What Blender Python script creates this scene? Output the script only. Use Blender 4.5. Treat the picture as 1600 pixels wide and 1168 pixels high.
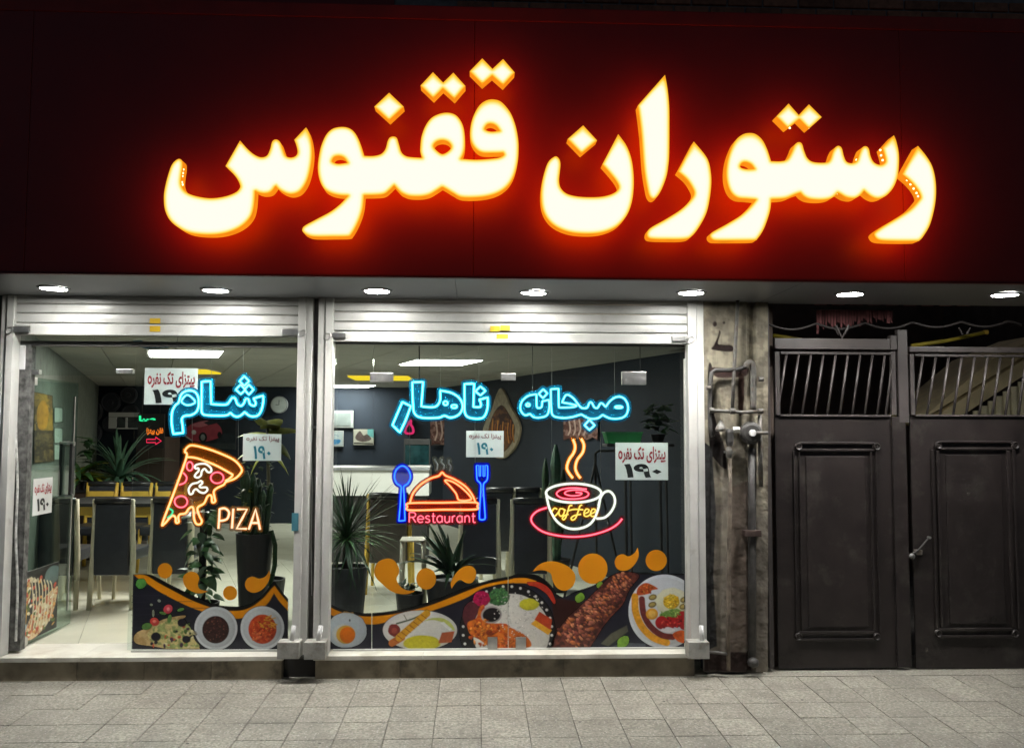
import bpy, bmesh, math, random
import numpy as np
from mathutils import Vector, Matrix
random.seed(7); rng = np.random.default_rng(7)
S = bpy.context.scene; C = S.collection; R = math.radians
for o in list(bpy.data.objects): bpy.data.objects.remove(o)

# ---------------------------------------------------------------- camera
FPX = 1390.0
CAM = Vector((0.0, -5.66, 1.53))
YAW, PITCH, ROLL = R(2.3), R(3.72), R(0.2)
_f = Vector((math.sin(YAW) * math.cos(PITCH), math.cos(YAW) * math.cos(PITCH), math.sin(PITCH)))
_r = Vector((math.cos(YAW), -math.sin(YAW), 0)); _u = _r.cross(_f)
_r2 = _r * math.cos(ROLL) + _u * math.sin(ROLL); _u2 = -_r * math.sin(ROLL) + _u * math.cos(ROLL)
cam = bpy.data.cameras.new('camera'); co = bpy.data.objects.new('camera', cam); C.objects.link(co)
cam.sensor_width = 36; cam.lens = 36 * FPX / 1600; cam.clip_end = 500; cam.clip_start = 0.05
M = Matrix((_r2, _u2, -_f)).transposed().to_4x4(); M.translation = CAM; co.matrix_world = M
S.camera = co
# ---------------------------------------------------------------- night sky (no sun up: the place is lit by its own lamps)
W = bpy.data.worlds.new('World'); S.world = W; W.use_nodes = True
_n = W.node_tree.nodes; _bg = _n['Background']
_sky = _n.new('ShaderNodeTexSky'); _sky.sky_type = 'NISHITA'; _sky.sun_disc = False
_sky.sun_elevation = R(8); _sky.sun_rotation = R(20); _sky.air_density = .35; _sky.dust_density = 5; _sky.ozone_density = 0
W.node_tree.links.new(_sky.outputs[0], _bg.inputs[0]); _bg.inputs[1].default_value = 0.034
S.view_settings.view_transform = 'Standard'; S.view_settings.look = 'None'
S.view_settings.exposure = 0.0; S.view_settings.gamma = 1; S.view_settings.use_curve_mapping = False
cy = S.cycles
cy.use_denoising = True; cy.max_bounces = 8; cy.diffuse_bounces = 3; cy.glossy_bounces = 3
cy.transparent_max_bounces = 24; cy.caustics_reflective = False; cy.caustics_refractive = False
cy.sample_clamp_indirect = 3.0; cy.use_light_tree = True

# ---------------------------------------------------------------- helpers
def ray(px, py):
    x = (px - 800) / FPX; y = -(py - 584) / FPX
    return (_r2 * x + _u2 * y + _f)
def P(px, py, Y=0.0):
    d = ray(px, py); t = (Y - CAM.y) / d.y
    return CAM + d * t
def Pz(px, py, z):
    d = ray(px, py); t = (z - CAM.z) / d.z
    return CAM + d * t
SLOPE = 0.026
def Pp(px, py):                      # on the sloping pavement z = SLOPE*y
    d = ray(px, py); t = (SLOPE * CAM.y - CAM.z) / (d.z - SLOPE * d.y)
    return CAM + d * t

def link(o, parent=None):
    C.objects.link(o)
    if parent is not None: o.parent = parent
    return o
def tag(o, label=None, cat=None, group=None, kind=None):
    if label: o['label'] = label
    if cat: o['category'] = cat
    if group: o['group'] = group
    if kind: o['kind'] = kind
    return o
def thing(name, label, cat, loc=(0, 0, 0), group=None, rz=0):
    o = bpy.data.objects.new(name, None); o.empty_display_size = 0.1
    link(o); o.location = loc; o.rotation_euler = (0, 0, rz)
    return tag(o, label, cat, group)
def structure(o): o['kind'] = 'structure'; return o

class MB:
    def __init__(s): s.v = []; s.f = []
    def add(s, vs, fs):
        n = len(s.v); s.v += [tuple(v) for v in vs]; s.f += [tuple(i + n for i in f) for f in fs]; return s
    def box(s, a, b):
        x0, y0, z0 = [min(a[i], b[i]) for i in range(3)]; x1, y1, z1 = [max(a[i], b[i]) for i in range(3)]
        return s.add([(x0, y0, z0), (x1, y0, z0), (x1, y1, z0), (x0, y1, z0), (x0, y0, z1), (x1, y0, z1), (x1, y1, z1), (x0, y1, z1)],
                     [(3, 2, 1, 0), (4, 5, 6, 7), (0, 1, 5, 4), (1, 2, 6, 5), (2, 3, 7, 6), (3, 0, 4, 7)])
    def prism(s, pts, ax, a, b):     # polygon pts (2D) swept along axis ax from a to b
        n = len(pts)
        def mk(p, t):
            return (t, p[0], p[1]) if ax == 0 else (p[0], t, p[1]) if ax == 1 else (p[0], p[1], t)
        vs = [mk(p, a) for p in pts] + [mk(p, b) for p in pts]
        return s.add(vs, [tuple(range(n))[::-1], tuple(range(n, 2 * n))] + [(i, (i + 1) % n, n + (i + 1) % n, n + i) for i in range(n)])
    def tube(s, pts, r, n=8, closed=False, cap=True):
        pts = [Vector(p) for p in pts]; m = len(pts); rs = r if isinstance(r, (list, tuple)) else [r] * m
        vs = []; prev = None
        for i, p in enumerate(pts):
            if closed: t = pts[(i + 1) % m] - pts[i - 1]
            else: t = pts[min(i + 1, m - 1)] - pts[max(i - 1, 0)]
            if t.length < 1e-9: t = Vector((0, 0, 1))
            t.normalize()
            if prev is None:
                a = Vector((0, 1, 0)) if abs(t.y) < .9 else Vector((1, 0, 0))
            else: a = prev
            a = (a - t * a.dot(t)).normalized(); b = t.cross(a); prev = a
            for k in range(n):
                an = 2 * math.pi * k / n
                vs.append(p + (a * math.cos(an) + b * math.sin(an)) * rs[i])
        fs = []
        for i in range(m if closed else m - 1):
            j = (i + 1) % m
            for k in range(n):
                k2 = (k + 1) % n; fs.append((i * n + k, i * n + k2, j * n + k2, j * n + k))
        if cap and not closed: fs += [tuple(range(n))[::-1], tuple(range((m - 1) * n, m * n))]
        return s.add(vs, fs)
    def lathe(s, prof, c=(0, 0, 0), n=20, axis='z'):
        vs = []; m = len(prof)
        for r, h in prof:
            for k in range(n):
                a = 2 * math.pi * k / n; x, y = r * math.cos(a), r * math.sin(a)
                v = (x, y, h) if axis == 'z' else (x, h, y) if axis == 'y' else (h, x, y)
                vs.append((v[0] + c[0], v[1] + c[1], v[2] + c[2]))
        fs = []
        for i in range(m - 1):
            for k in range(n):
                k2 = (k + 1) % n; fs.append((i * n + k, i * n + k2, (i + 1) * n + k2, (i + 1) * n + k))
        fs += [tuple(range(n))[::-1], tuple(range((m - 1) * n, m * n))]
        return s.add(vs, fs)
    def ob(s, name, mat, parent=None, bev=0, smooth=False, off=None, seg=2):
        me = bpy.data.meshes.new(name); me.from_pydata(s.v, [], s.f)
        bm = bmesh.new(); bm.from_mesh(me)
        bmesh.ops.recalc_face_normals(bm, faces=bm.faces)
        if bev: bmesh.ops.bevel(bm, geom=[e for e in bm.edges if e.is_manifold and e.calc_face_angle(0) > .5], offset=bev, segments=seg, affect='EDGES', profile=.6)
        if off is not None: bmesh.ops.translate(bm, verts=bm.verts, vec=off)
        bm.to_mesh(me); bm.free()
        if smooth:
            for p in me.polygons: p.use_smooth = True
        if mat: me.materials.append(mat)
        o = bpy.data.objects.new(name, me); link(o, parent); return o
def loc_of(parent): return -parent.matrix_basis.to_translation() if parent is not None else None
def build(mb, name, mat, parent=None, **k):       # mesh given in world coordinates, parented to an unrotated empty
    if parent is not None:
        L = Vector((0, 0, 0)); q = parent
        while q is not None: L += Vector(q.location); q = q.parent
        k['off'] = -L
    return mb.ob(name, mat, parent, **k)
def pbox(px0, py0, px1, py1, Y0, Y1):             # axis aligned box whose front face (at Y0) spans two picture points
    a = P(px0, py0, Y0); b = P(px1, py1, Y0)
    return MB().box((a.x, Y0, a.z), (b.x, Y1, b.z))
def dup(root, loc, rz=None, label=None, name=None):
    r = root.copy(); C.objects.link(r); r.location = loc
    if rz is not None: r.rotation_euler = (0, 0, rz)
    if label: r['label'] = label
    for ch in list(root.children):
        c = ch.copy(); C.objects.link(c); c.parent = r
        for g in ch.children:
            d = g.copy(); C.objects.link(d); d.parent = c
    return r
def spline(pts, closed=True, sub=7):
    """smooth line through pts; a point written (x, y, 1) is a sharp corner"""
    P2 = [(p[0], p[1]) for p in pts]; cn = [len(p) > 2 for p in pts]; n = len(pts); out = []
    for i in range(n if closed else n - 1):
        p1 = np.array(P2[i], float); p2 = np.array(P2[(i + 1) % n], float)
        i0 = (i - 1) % n if closed else max(i - 1, 0); i3 = (i + 2) % n if closed else min(i + 2, n - 1)
        p0 = p1 if cn[i] else np.array(P2[i0], float); p3 = p2 if cn[(i + 1) % n] else np.array(P2[i3], float)
        m1 = (p2 - p0) * .5; m2 = (p3 - p1) * .5
        if cn[i]: m1 = (p2 - p1) * .7
        if cn[(i + 1) % n]: m2 = (p2 - p1) * .7
        for k in range(sub):
            t = k / sub; t2 = t * t; t3 = t2 * t
            out.append(tuple((2 * t3 - 3 * t2 + 1) * p1 + (t3 - 2 * t2 + t) * m1 + (-2 * t3 + 3 * t2) * p2 + (t3 - t2) * m2))
    if not closed: out.append(tuple(P2[-1]))
    return out
def Z(ox, oy, sc, pts): return [(ox + p[0] / sc, oy + p[1] / sc) + tuple(p[2:]) for p in pts]
def ell(cx, cy, rx, ry, n=20): return [(cx + rx * math.cos(2 * math.pi * k / n), cy + ry * math.sin(2 * math.pi * k / n)) for k in range(n)]
def flat_mesh(loops, depth=0.0, bevel=0.0):
    """filled outline(s) given as lists of world (x, z); returns a mesh in the XZ plane, front towards -Y"""
    cu = bpy.data.curves.new('tmp', 'CURVE'); cu.dimensions = '2D'; cu.fill_mode = 'BOTH'
    cu.extrude = depth / 2; cu.bevel_depth = bevel; cu.bevel_resolution = 1
    for L in loops:
        sp = cu.splines.new('POLY'); sp.points.add(len(L) - 1); sp.use_cyclic_u = True
        for q, p in zip(sp.points, L): q.co = (p[0], p[1], 0, 1)
    o = bpy.data.objects.new('tmp', cu); C.objects.link(o)
    me = bpy.data.meshes.new_from_object(o.evaluated_get(bpy.context.evaluated_depsgraph_get()))
    bpy.data.objects.remove(o); bpy.data.curves.remove(cu)
    me.transform(Matrix.Rotation(math.pi / 2, 4, 'X')); return me
def pxz(pts, Y):
    out = []
    for p in pts:
        q = P(p[0], p[1], Y); out.append((q.x, q.z))
    return out

# ---------------------------------------------------------------- materials
def pm(name, col, rough=.5, metal=0, var=.18, scale=6, bump=0, bscale=80, spec=.5, dirt=None, dscale=3, dlo=.5, dhi=.7, rnd=0, trans=0, coat=0):
    m = bpy.data.materials.new(name); m.use_nodes = True; nt = m.node_tree; N = nt.nodes; Lk = nt.links.new
    b = N['Principled BSDF']; b.inputs['Roughness'].default_value = rough; b.inputs['Metallic'].default_value = metal
    b.inputs['Specular IOR Level'].default_value = spec; b.inputs['Coat Weight'].default_value = coat
    g = N.new('ShaderNodeNewGeometry')
    nz = N.new('ShaderNodeTexNoise'); nz.inputs['Scale'].default_value = scale; nz.inputs['Detail'].default_value = 6; Lk(g.outputs['Position'], nz.inputs['Vector'])
    mr = N.new('ShaderNodeMapRange'); mr.inputs[1].default_value = .3; mr.inputs[2].default_value = .7
    mr.inputs[3].default_value = 1 - var; mr.inputs[4].default_value = 1 + var; Lk(nz.outputs[0], mr.inputs[0])
    v = mr.outputs[0]
    if rnd:
        oi = N.new('ShaderNodeObjectInfo'); m2 = N.new('ShaderNodeMapRange'); m2.inputs[3].default_value = 1 - rnd; m2.inputs[4].default_value = 1 + rnd
        Lk(oi.outputs['Random'], m2.inputs[0]); mm = N.new('ShaderNodeMath'); mm.operation = 'MULTIPLY'; Lk(v, mm.inputs[0]); Lk(m2.outputs[0], mm.inputs[1]); v = mm.outputs[0]
    mx = N.new('ShaderNodeVectorMath'); mx.operation = 'SCALE'; mx.inputs[0].default_value = col[:3]; Lk(v, mx.inputs['Scale'])
    out = mx.outputs[0]
    if dirt is not None:
        n2 = N.new('ShaderNodeTexNoise'); n2.inputs['Scale'].default_value = dscale; n2.inputs['Detail'].default_value = 8; n2.inputs['Roughness'].default_value = .65; Lk(g.outputs['Position'], n2.inputs['Vector'])
        m3 = N.new('ShaderNodeMapRange'); m3.inputs[1].default_value = dlo; m3.inputs[2].default_value = dhi; Lk(n2.outputs[0], m3.inputs[0])
        mc = N.new('ShaderNodeMix'); mc.data_type = 'RGBA'; Lk(m3.outputs[0], mc.inputs[0]); Lk(out, mc.inputs[6]); mc.inputs[7].default_value = tuple(dirt) + (1,)
        out = mc.outputs[2]
    Lk(out, b.inputs['Base Color'])
    if bump:
        n4 = N.new('ShaderNodeTexNoise'); n4.inputs['Scale'].default_value = bscale; n4.inputs['Detail'].default_value = 5; Lk(g.outputs['Position'], n4.inputs['Vector'])
        bp = N.new('ShaderNodeBump'); bp.inputs['Strength'].default_value = bump; bp.inputs['Distance'].default_value = .01; Lk(n4.outputs[0], bp.inputs['Height']); Lk(bp.outputs[0], b.inputs['Normal'])
    return m
def emit(name, col, st=1.0, var=0.0):
    m = bpy.data.materials.new(name); m.use_nodes = True; nt = m.node_tree; N = nt.nodes
    N.remove(N['Principled BSDF']); e = N.new('ShaderNodeEmission'); e.inputs[0].default_value = tuple(col) + (1,); e.inputs[1].default_value = st
    if var:
        g = N.new('ShaderNodeNewGeometry'); nz = N.new('ShaderNodeTexNoise'); nz.inputs['Scale'].default_value = 12; nt.links.new(g.outputs['Position'], nz.inputs['Vector'])
        mr = N.new('ShaderNodeMapRange'); mr.inputs[1].default_value = .3; mr.inputs[2].default_value = .7; mr.inputs[3].default_value = st * (1 - var); mr.inputs[4].default_value = st * (1 + var)
        nt.links.new(nz.outputs[0], mr.inputs[0]); nt.links.new(mr.outputs[0], e.inputs[1])
    nt.links.new(e.outputs[0], N['Material Output'].inputs[0]); return m
def sheet(name, tcol, dcol, dfac, refl=.04, rough=0.02):
    """clear sheet: transparent, a little scattering, a Fresnel reflection"""
    m = bpy.data.materials.new(name); m.use_nodes = True; nt = m.node_tree; N = nt.nodes; Lk = nt.links.new
    N.remove(N['Principled BSDF'])
    t = N.new('ShaderNodeBsdfTransparent'); t.inputs[0].default_value = tuple(tcol) + (1,)
    d = N.new('ShaderNodeBsdfDiffuse'); d.inputs[0].default_value = tuple(dcol) + (1,)
    tl = N.new('ShaderNodeBsdfTranslucent'); tl.inputs[0].default_value = tuple(dcol) + (1,)
    md = N.new('ShaderNodeMixShader'); md.inputs[0].default_value = .4; Lk(d.outputs[0], md.inputs[1]); Lk(tl.outputs[0], md.inputs[2])
    a = N.new('ShaderNodeMixShader'); a.inputs[0].default_value = dfac; Lk(t.outputs[0], a.inputs[1]); Lk(md.outputs[0], a.inputs[2])
    if dfac and dfac < .05:
        g = N.new('ShaderNodeNewGeometry'); nz = N.new('ShaderNodeTexNoise'); nz.inputs['Scale'].default_value = 3; nz.inputs['Detail'].default_value = 7; Lk(g.outputs['Position'], nz.inputs['Vector'])
        mr = N.new('ShaderNodeMapRange'); mr.inputs[1].default_value = .45; mr.inputs[2].default_value = .75; mr.inputs[4].default_value = dfac * 3; Lk(nz.outputs[0], mr.inputs[0]); Lk(mr.outputs[0], a.inputs[0])
    gl = N.new('ShaderNodeBsdfGlossy'); gl.inputs['Roughness'].default_value = rough
    lw = N.new('ShaderNodeLayerWeight'); lw.inputs[0].default_value = .5
    pw = N.new('ShaderNodeMath'); pw.operation = 'POWER'; pw.inputs[1].default_value = 4; Lk(lw.outputs['Facing'], pw.inputs[0])
    ma = N.new('ShaderNodeMath'); ma.operation = 'MULTIPLY_ADD'; ma.inputs[1].default_value = .8; ma.inputs[2].default_value = refl; Lk(pw.outputs[0], ma.inputs[0])
    b = N.new('ShaderNodeMixShader'); Lk(ma.outputs[0], b.inputs[0]); Lk(a.outputs[0], b.inputs[1]); Lk(gl.outputs[0], b.inputs[2])
    Lk(b.outputs[0], N['Material Output'].inputs[0]); return m
def printed(name, rough=.35, spec=.4):
    """ink of a flat print: colour and cut-out from the sheet's own colour attribute"""
    m = bpy.data.materials.new(name); m.use_nodes = True; nt = m.node_tree; N = nt.nodes; Lk = nt.links.new
    b = N['Principled BSDF']; b.inputs['Roughness'].default_value = rough; b.inputs['Specular IOR Level'].default_value = spec
    a = N.new('ShaderNodeAttribute'); a.attribute_name = 'ink'; Lk(a.outputs['Color'], b.inputs['Base Color']); Lk(a.outputs['Alpha'], b.inputs['Alpha'])
    return m

m_board = pm('maroon_panel', (.31, .019, .010), .40, var=.1, scale=2, bump=.03, bscale=30)
m_soffit = pm('soffit_panel', (.20, .206, .218), .34, var=.06, scale=3, bump=.02, bscale=20)
m_alu = pm('white_aluminium', (.62, .62, .585), .35, var=.06, scale=9, dirt=(.30, .28, .24), dscale=7, dlo=.60, dhi=.85, bump=.03, bscale=120)
m_slat = pm('shutter_paint', (.60, .60, .57), .30, var=.05, scale=12, dirt=(.42, .40, .36), dscale=9, dlo=.58, dhi=.9)
m_darkgap = pm('dark_recess', (.035, .033, .03), .8)
m_marble = pm('sill_marble', (.74, .73, .65), .28, var=.10, scale=5, dirt=(.42, .38, .3), dscale=4, dlo=.5, dhi=.8)
m_stone = pm('step_stone', (.33, .28, .20), .6, var=.35, scale=7, bump=.25, bscale=60, dirt=(.09, .08, .06), dscale=6, dlo=.52, dhi=.75, rnd=.25)
m_grout = pm('grout', (.11, .105, .09), .9, var=.3, scale=20)
m_steel = pm('brushed_steel', (.55, .55, .53), .32, metal=.9, var=.15, scale=20)
m_box = pm('painted_box', (.42, .42, .39), .5, var=.2, scale=14, dirt=(.2, .17, .12), dscale=12, dlo=.48, dhi=.72, bump=.2, bscale=70)
m_black = pm('black_paint', (.02, .02, .021), .5)
m_yel = pm('yellow_sticker', (.75, .48, .02), .5, var=.08)
m_glass = sheet('window_glass', (.93, .965, .955), (.5, .55, .55), .0015, .035)
m_doorglass = sheet('door_glass', (.80, .90, .86), (.45, .6, .52), .02, .05)
m_paper = pm('card_paper', (.84, .85, .84), .55, var=.03)
m_red = pm('red_ink', (.42, .035, .05), .6); m_ink = pm('black_ink', (.012, .012, .013), .5); m_teal = pm('teal_ink', (.03, .24, .33), .6)
m_maroon = pm('faded_maroon_ink', (.30, .07, .09), .6)
m_orange = pm('orange_vinyl', (.72, .26, .004), .42, var=.04)
m_print = printed('print_ink')
m_canvas = printed('canvas_ink', .7, .2)
m_tube = {k: (emit('silicone_' + k, o, 1.0), emit('core_' + k, c_, 1.0)) for k, (o, c_) in dict(
    cyan=((.05, 1.7, 2.3), (.85, 1.45, 1.45)), amber=((2.5, .68, .02), (1.3, 1.02, .58)), flame=((2.5, .32, .02), (1.3, .82, .40)), pink=((2.3, .03, .12), (1.3, .42, .56)),
    white=((1.2, 1.2, 1.05), (1.5, 1.5, 1.35)), green=((.01, .8, .3), (.1, 1.0, .55)), blue=((.01, .055, 2.5), (.10, .52, 1.2)), yellow=((1.9, 1.15, .01), (1.2, 1.0, .35)),
    warm=((2.2, .75, .22), (1.25, 1.1, .86))).items()}
m_tubeoff = pm('unlit_tube', (.30, .30, .31), .4)
def halo_tinted(name, col, f): return sheet(name, (.80, .80, .80), col, f, .03)  # the tubes' coloured glow is put into the acrylic's own tint
m_ac = dict(cyan=halo_tinted('blue_halo_acrylic', (.012, .44, .76), .40), amber=halo_tinted('amber_halo_acrylic', (.62, .20, .012), .34), flame=halo_tinted('red_halo_acrylic', (.60, .055, .012), .56), pink=halo_tinted('crimson_halo_acrylic', (.55, .03, .06), .34),
    blue=halo_tinted('deep_blue_halo_acrylic', (.01, .03, .75), .66), white=halo_tinted('clear_acrylic', (.55, .53, .40), .10), warm=halo_tinted('warm_halo_acrylic', (.60, .30, .08), .26))
# ================================================================ pavement, road
m_pav = pm('terrazzo_paving', (.25, .238, .198), .62, var=.5, scale=66, bump=.35, bscale=160, dirt=(.14, .132, .115), dscale=3.2, dlo=.46, dhi=.78, rnd=.12)
def _pavmat():                       # pale chips in the terrazzo
    nt = m_pav.node_tree; N = nt.nodes; Lk = nt.links.new; b = N['Principled BSDF']
    src = b.inputs['Base Color'].links[0].from_socket
    g = N.new('ShaderNodeNewGeometry'); vo = N.new('ShaderNodeTexVoronoi'); vo.inputs['Scale'].default_value = 70; Lk(g.outputs['Position'], vo.inputs['Vector'])
    mr = N.new('ShaderNodeMapRange'); mr.inputs[1].default_value = .18; mr.inputs[2].default_value = .36; mr.inputs[3].default_value = .8; mr.inputs[4].default_value = 0; Lk(vo.outputs['Distance'], mr.inputs[0])
    s2 = N.new('ShaderNodeSeparateColor'); Lk(vo.outputs['Color'], s2.inputs[0])
    gt = N.new('ShaderNodeMath'); gt.operation = 'GREATER_THAN'; gt.inputs[1].default_value = .72; Lk(s2.outputs[0], gt.inputs[0])
    mu = N.new('ShaderNodeMath'); mu.operation = 'MULTIPLY'; Lk(mr.outputs[0], mu.inputs[0]); Lk(gt.outputs[0], mu.inputs[1])
    mc = N.new('ShaderNodeMix'); mc.data_type = 'RGBA'; Lk(mu.outputs[0], mc.inputs[0]); Lk(src, mc.inputs[6]); mc.inputs[7].default_value = (.48, .47, .43, 1); Lk(mc.outputs[2], b.inputs['Base Color'])
_pavmat()
road = structure(MB().box((-30, -40, -.55), (30, -2.6, -.25)).ob('road', pm('asphalt', (.05, .05, .052), .85, var=.3, scale=40, bump=.3, bscale=120)))
structure(MB().box((-30, -2.6, -.5), (30, -2.48, -.09)).ob('kerb', pm('kerb_concrete', (.28, .27, .25), .8, var=.2, scale=10), bev=.015))
base = MB(); ya, yb = 0.6, -2.47
base.add([(-30, ya, ya * SLOPE * 0 - .012), (30, ya, -.012), (30, 0, -.012), (-30, 0, -.012), (-30, yb, yb * SLOPE - .012), (30, yb, yb * SLOPE - .012)], [(0, 3, 2, 1), (3, 4, 5, 2)])
pavement = structure(base.ob('pavement', m_grout))
TX = (Pp(999.5, 1060).x - Pp(436, 1060).x) / 9; X0 = Pp(750.7, 1060).x
rows = [Pp(600, y).y for y in (1080.75, 1102.5, 1126.25, 1153.75)]; TY = (rows[0] - rows[3]) / 3; Y0t = rows[0]
tiles = []
for k in range(3):
    t = MB().box((-TX / 2 + .0014, -TY / 2 + .0014, -.03), (TX / 2 - .0014, TY / 2 - .0014, 0)).ob('paving_tile', m_pav, bev=.0012 + .0006 * k, seg=1)
    tiles.append(t.data); bpy.data.objects.remove(t)
for i in range(-18, 20):
    for j in range(-1, 6):
        x = X0 + (i + .5) * TX; y = Y0t - (j + .5) * TY
        if y > .05: continue
        o = bpy.data.objects.new('paving_tile', tiles[(i * 7 + j * 3) % 3]); link(o, pavement)
        o.location = (x, y, y * SLOPE + random.uniform(-.0012, .0012))
        o.rotation_euler = (SLOPE + random.uniform(-.003, .003), random.uniform(-.003, .003), random.uniform(-.004, .004))
strip = MB(); strip.box((-5, Y0t + TY * 1.0 + .002, -.03), (5.2, .5, 0.0)); strip.ob('paving_edge', m_pav, pavement)

m_gum = pm('trodden_gum', (.07, .068, .062), .8)
for k in range(26):
    x, y = random.uniform(-3.2, 3.6), random.uniform(-1.35, -.08); o = MB().lathe([(random.uniform(.004, .012), 0), (.004, .0012)], n=9).ob('gum_spot', m_gum, pavement); o.location = (x, y, y * SLOPE + .0016); o.scale = (1, random.uniform(.5, 1), 1); o.rotation_euler = (SLOPE, 0, random.uniform(0, 3))
# ================================================================ step / sill of the shop
GY = 0.12
zs = P(600, 1030, 0).z                                    # top of the stone face
x_l = P(-60, 1040, 0).x; x_m0 = P(440, 1040, 0).x; x_m1 = P(492, 1040, 0).x; x_r = P(1086, 1040, 0).x
step = thing('stone_step', 'low stone step with pale marble sill running under both shop windows', 'step', (0, 0, 0))
cuts = [x_l, P(120, 1040, 0).x, P(225, 1040, 0).x, P(330, 1040, 0).x, x_m0]
for a, b in zip(cuts[:-1], cuts[1:]): MB().box((a + .001, 0.0 + random.uniform(0, .003), -.02), (b - .001, .3, zs - .002)).ob('stone_slab', m_stone, step, bev=.004)
cuts = [x_m1, P(625, 1040, 0).x, P(683, 1040, 0).x, P(880, 1040, 0).x, x_r]
for a, b in zip(cuts[:-1], cuts[1:]): MB().box((a + .001, 0.004 + random.uniform(0, .003), -.02), (b - .001, .3, zs - .002)).ob('stone_slab', m_stone, step, bev=.004)
MB().box((x_m0 - .01, .06, -.02), (x_m1 + .01, .3, zs - .004)).ob('recess_block', m_darkgap, step)
for a, b in ((x_l, P(125, 1025, 0).x), (P(125, 1025, 0).x, x_m0 + .01), (x_m1 - .01, P(661, 1025, 0).x), (P(661, 1025, 0).x, x_r)):
    MB().box((a + .0008, -.012, zs), (b - .0008, .36, zs + .028)).ob('sill_slab', m_marble, step, bev=.003)
FZ = zs + .028

# ================================================================ inside of the restaurant (walls skewed to the street)
SK = -.352; BY = 8.0; CZ = 2.2
lx0, rx0 = P(22, 700, .1).x, 2.28
def skx(x0, y): return x0 + SK * (y - .1)
m_wall = pm('dark_wall_paint', (.015, .021, .032), .7, spec=.2, var=.12, scale=4, bump=.05, bscale=40)
m_wallR = pm('slate_wall_paint', (.018, .024, .035), .7, spec=.2, var=.10, scale=3, bump=.05, bscale=40)
m_stonew = pm('greenish_stone_cladding', (.15, .175, .15), .55, var=.25, scale=9, bump=.15, bscale=30)
m_ceil = pm('ceiling_tile_face', (.34, .34, .31), .7, var=.05, scale=5, rnd=.03)
def quadwall(name, a, b, z0, z1, th, mat):               # a wall from point a to point b, thickness th to the left of a->b
    d = (Vector(b) - Vector(a)).normalized(); n = Vector((-d.y, d.x)) * th
    m = MB(); m.prism([(a[0], a[1]), (b[0], b[1]), (b[0] + n.x, b[1] + n.y), (a[0] + n.x, a[1] + n.y)], 2, z0, z1)
    return structure(m.ob(name, mat))
quadwall('left_wall', (lx0, .1), (skx(lx0, BY), BY), -.05, 2.6, .12, m_stonew)
quadwall('right_wall', (skx(rx0, BY), BY), (1.80, 1.464), -.05, 2.6, .10, m_wallR); quadwall('right_wall', (1.80, 1.47), (1.80, .13), -.05, 2.6, .05, m_wallR)
quadwall('back_wall', (skx(lx0, BY) - .2, BY), (skx(rx0, BY) + .4, BY), -.05, 2.6, .12, m_wall)
structure(MB().box((P(1098, 700, .1).x, .13, -.05), (1.85, .21, 2.6)).ob('front_wall', m_wall))
floor = structure(MB().add([(lx0 - 4, .3, FZ - .008), (1.81, .3, FZ - .008), (1.81, BY + .1, FZ - .008), (lx0 - 4, BY + .1, FZ - .008)], [(0, 1, 2, 3)]).ob('floor', m_grout))
m_ftile = pm('cream_floor_tile', (.72, .72, .60), .16, var=.07, scale=3, rnd=.03)
W_, D_ = .60, .62
def para(name, mat, z0, z1, gap, parent, flip=False):
    n = 0
    me = {}
    for j in range(13):
        y0 = .362 + j * D_; y1 = min(y0 + D_, BY)
        if y0 > BY - .05: continue
        for i in range(10):
            xa = lx0 + (i - .3) * W_
            lim = rx0 if y0 > 1.5 else 1.80 + .352 * (y0 - .1)
            if xa > lim: continue
            xb = min(xa + W_, lim - .002); xa = max(xa, lx0 + .002)
            if xb - xa < .03: continue
            key = (round(xb - xa, 3), round(y1 - y0, 3))
            if key not in me:
                w, d = xb - xa - gap, y1 - y0 - gap
                m = MB().prism([(0, 0), (w, 0), (w + SK * d, d), (SK * d, d)], 2, z0, z1)
                t = m.ob(name, mat, None, bev=.0012, seg=1); me[key] = t.data; bpy.data.objects.remove(t)
            o = bpy.data.objects.new(name, me[key]); link(o, parent); o.location = (xa + SK * (y0 - .1), y0, 0); n += 1
    return n
para('floor_tile', m_ftile, FZ - .01, FZ, .002, floor)
ceiling = structure(MB().box((-7.4, .14, CZ + .02), (1.81, BY + .1, CZ + .08)).ob('ceiling', m_darkgap))
para('ceiling_tile', m_ceil, CZ, CZ + .015, .007, ceiling)

# ceiling lights
m_panel = emit('light_panel', (1.0, .98, .88), 50.0)
m_trim = pm('white_plastic', (.75, .75, .74), .4, var=.03)
def ceiling_light(x, y, label):
    t = thing('ceiling_light', label, 'ceiling light', (x, y, CZ), group='flat light panels in the dining room ceiling')
    w = .30
    q = [(-w - SK * -w * 0 , -w), (w, -w), (w + SK * 2 * w, w), (-w + SK * 2 * w, w)]
    MB().prism(q, 2, -.014, -.010).ob('light_panel', m_panel, t)
    f = MB(); k = .318
    q2 = [(-k, -k), (k, -k), (k + SK * 2 * k, k), (-k + SK * 2 * k, k)]
    f.prism(q2, 2, -.0095, -.001); f.ob('panel_frame', m_trim, t)
    return t
def atz(px, py, z): q = Pz(px, py, z); return q.x, q.y
lp = [(290, 553.5), (688, 567), (547, 604)]
for (a, b), l in zip(lp, ('bright ceiling panel seen in the left window above the large price card', 'bright ceiling panel in the right window above the cyan lunch sign',
                          'small far ceiling panel at the back by the white gridded wall unit')):
    x, y = atz(a, b, CZ - .014); ceiling_light(x + .1, y, l)
m_yl = emit('yellow_light', (1.0, .72, .03), 1.1)
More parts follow.
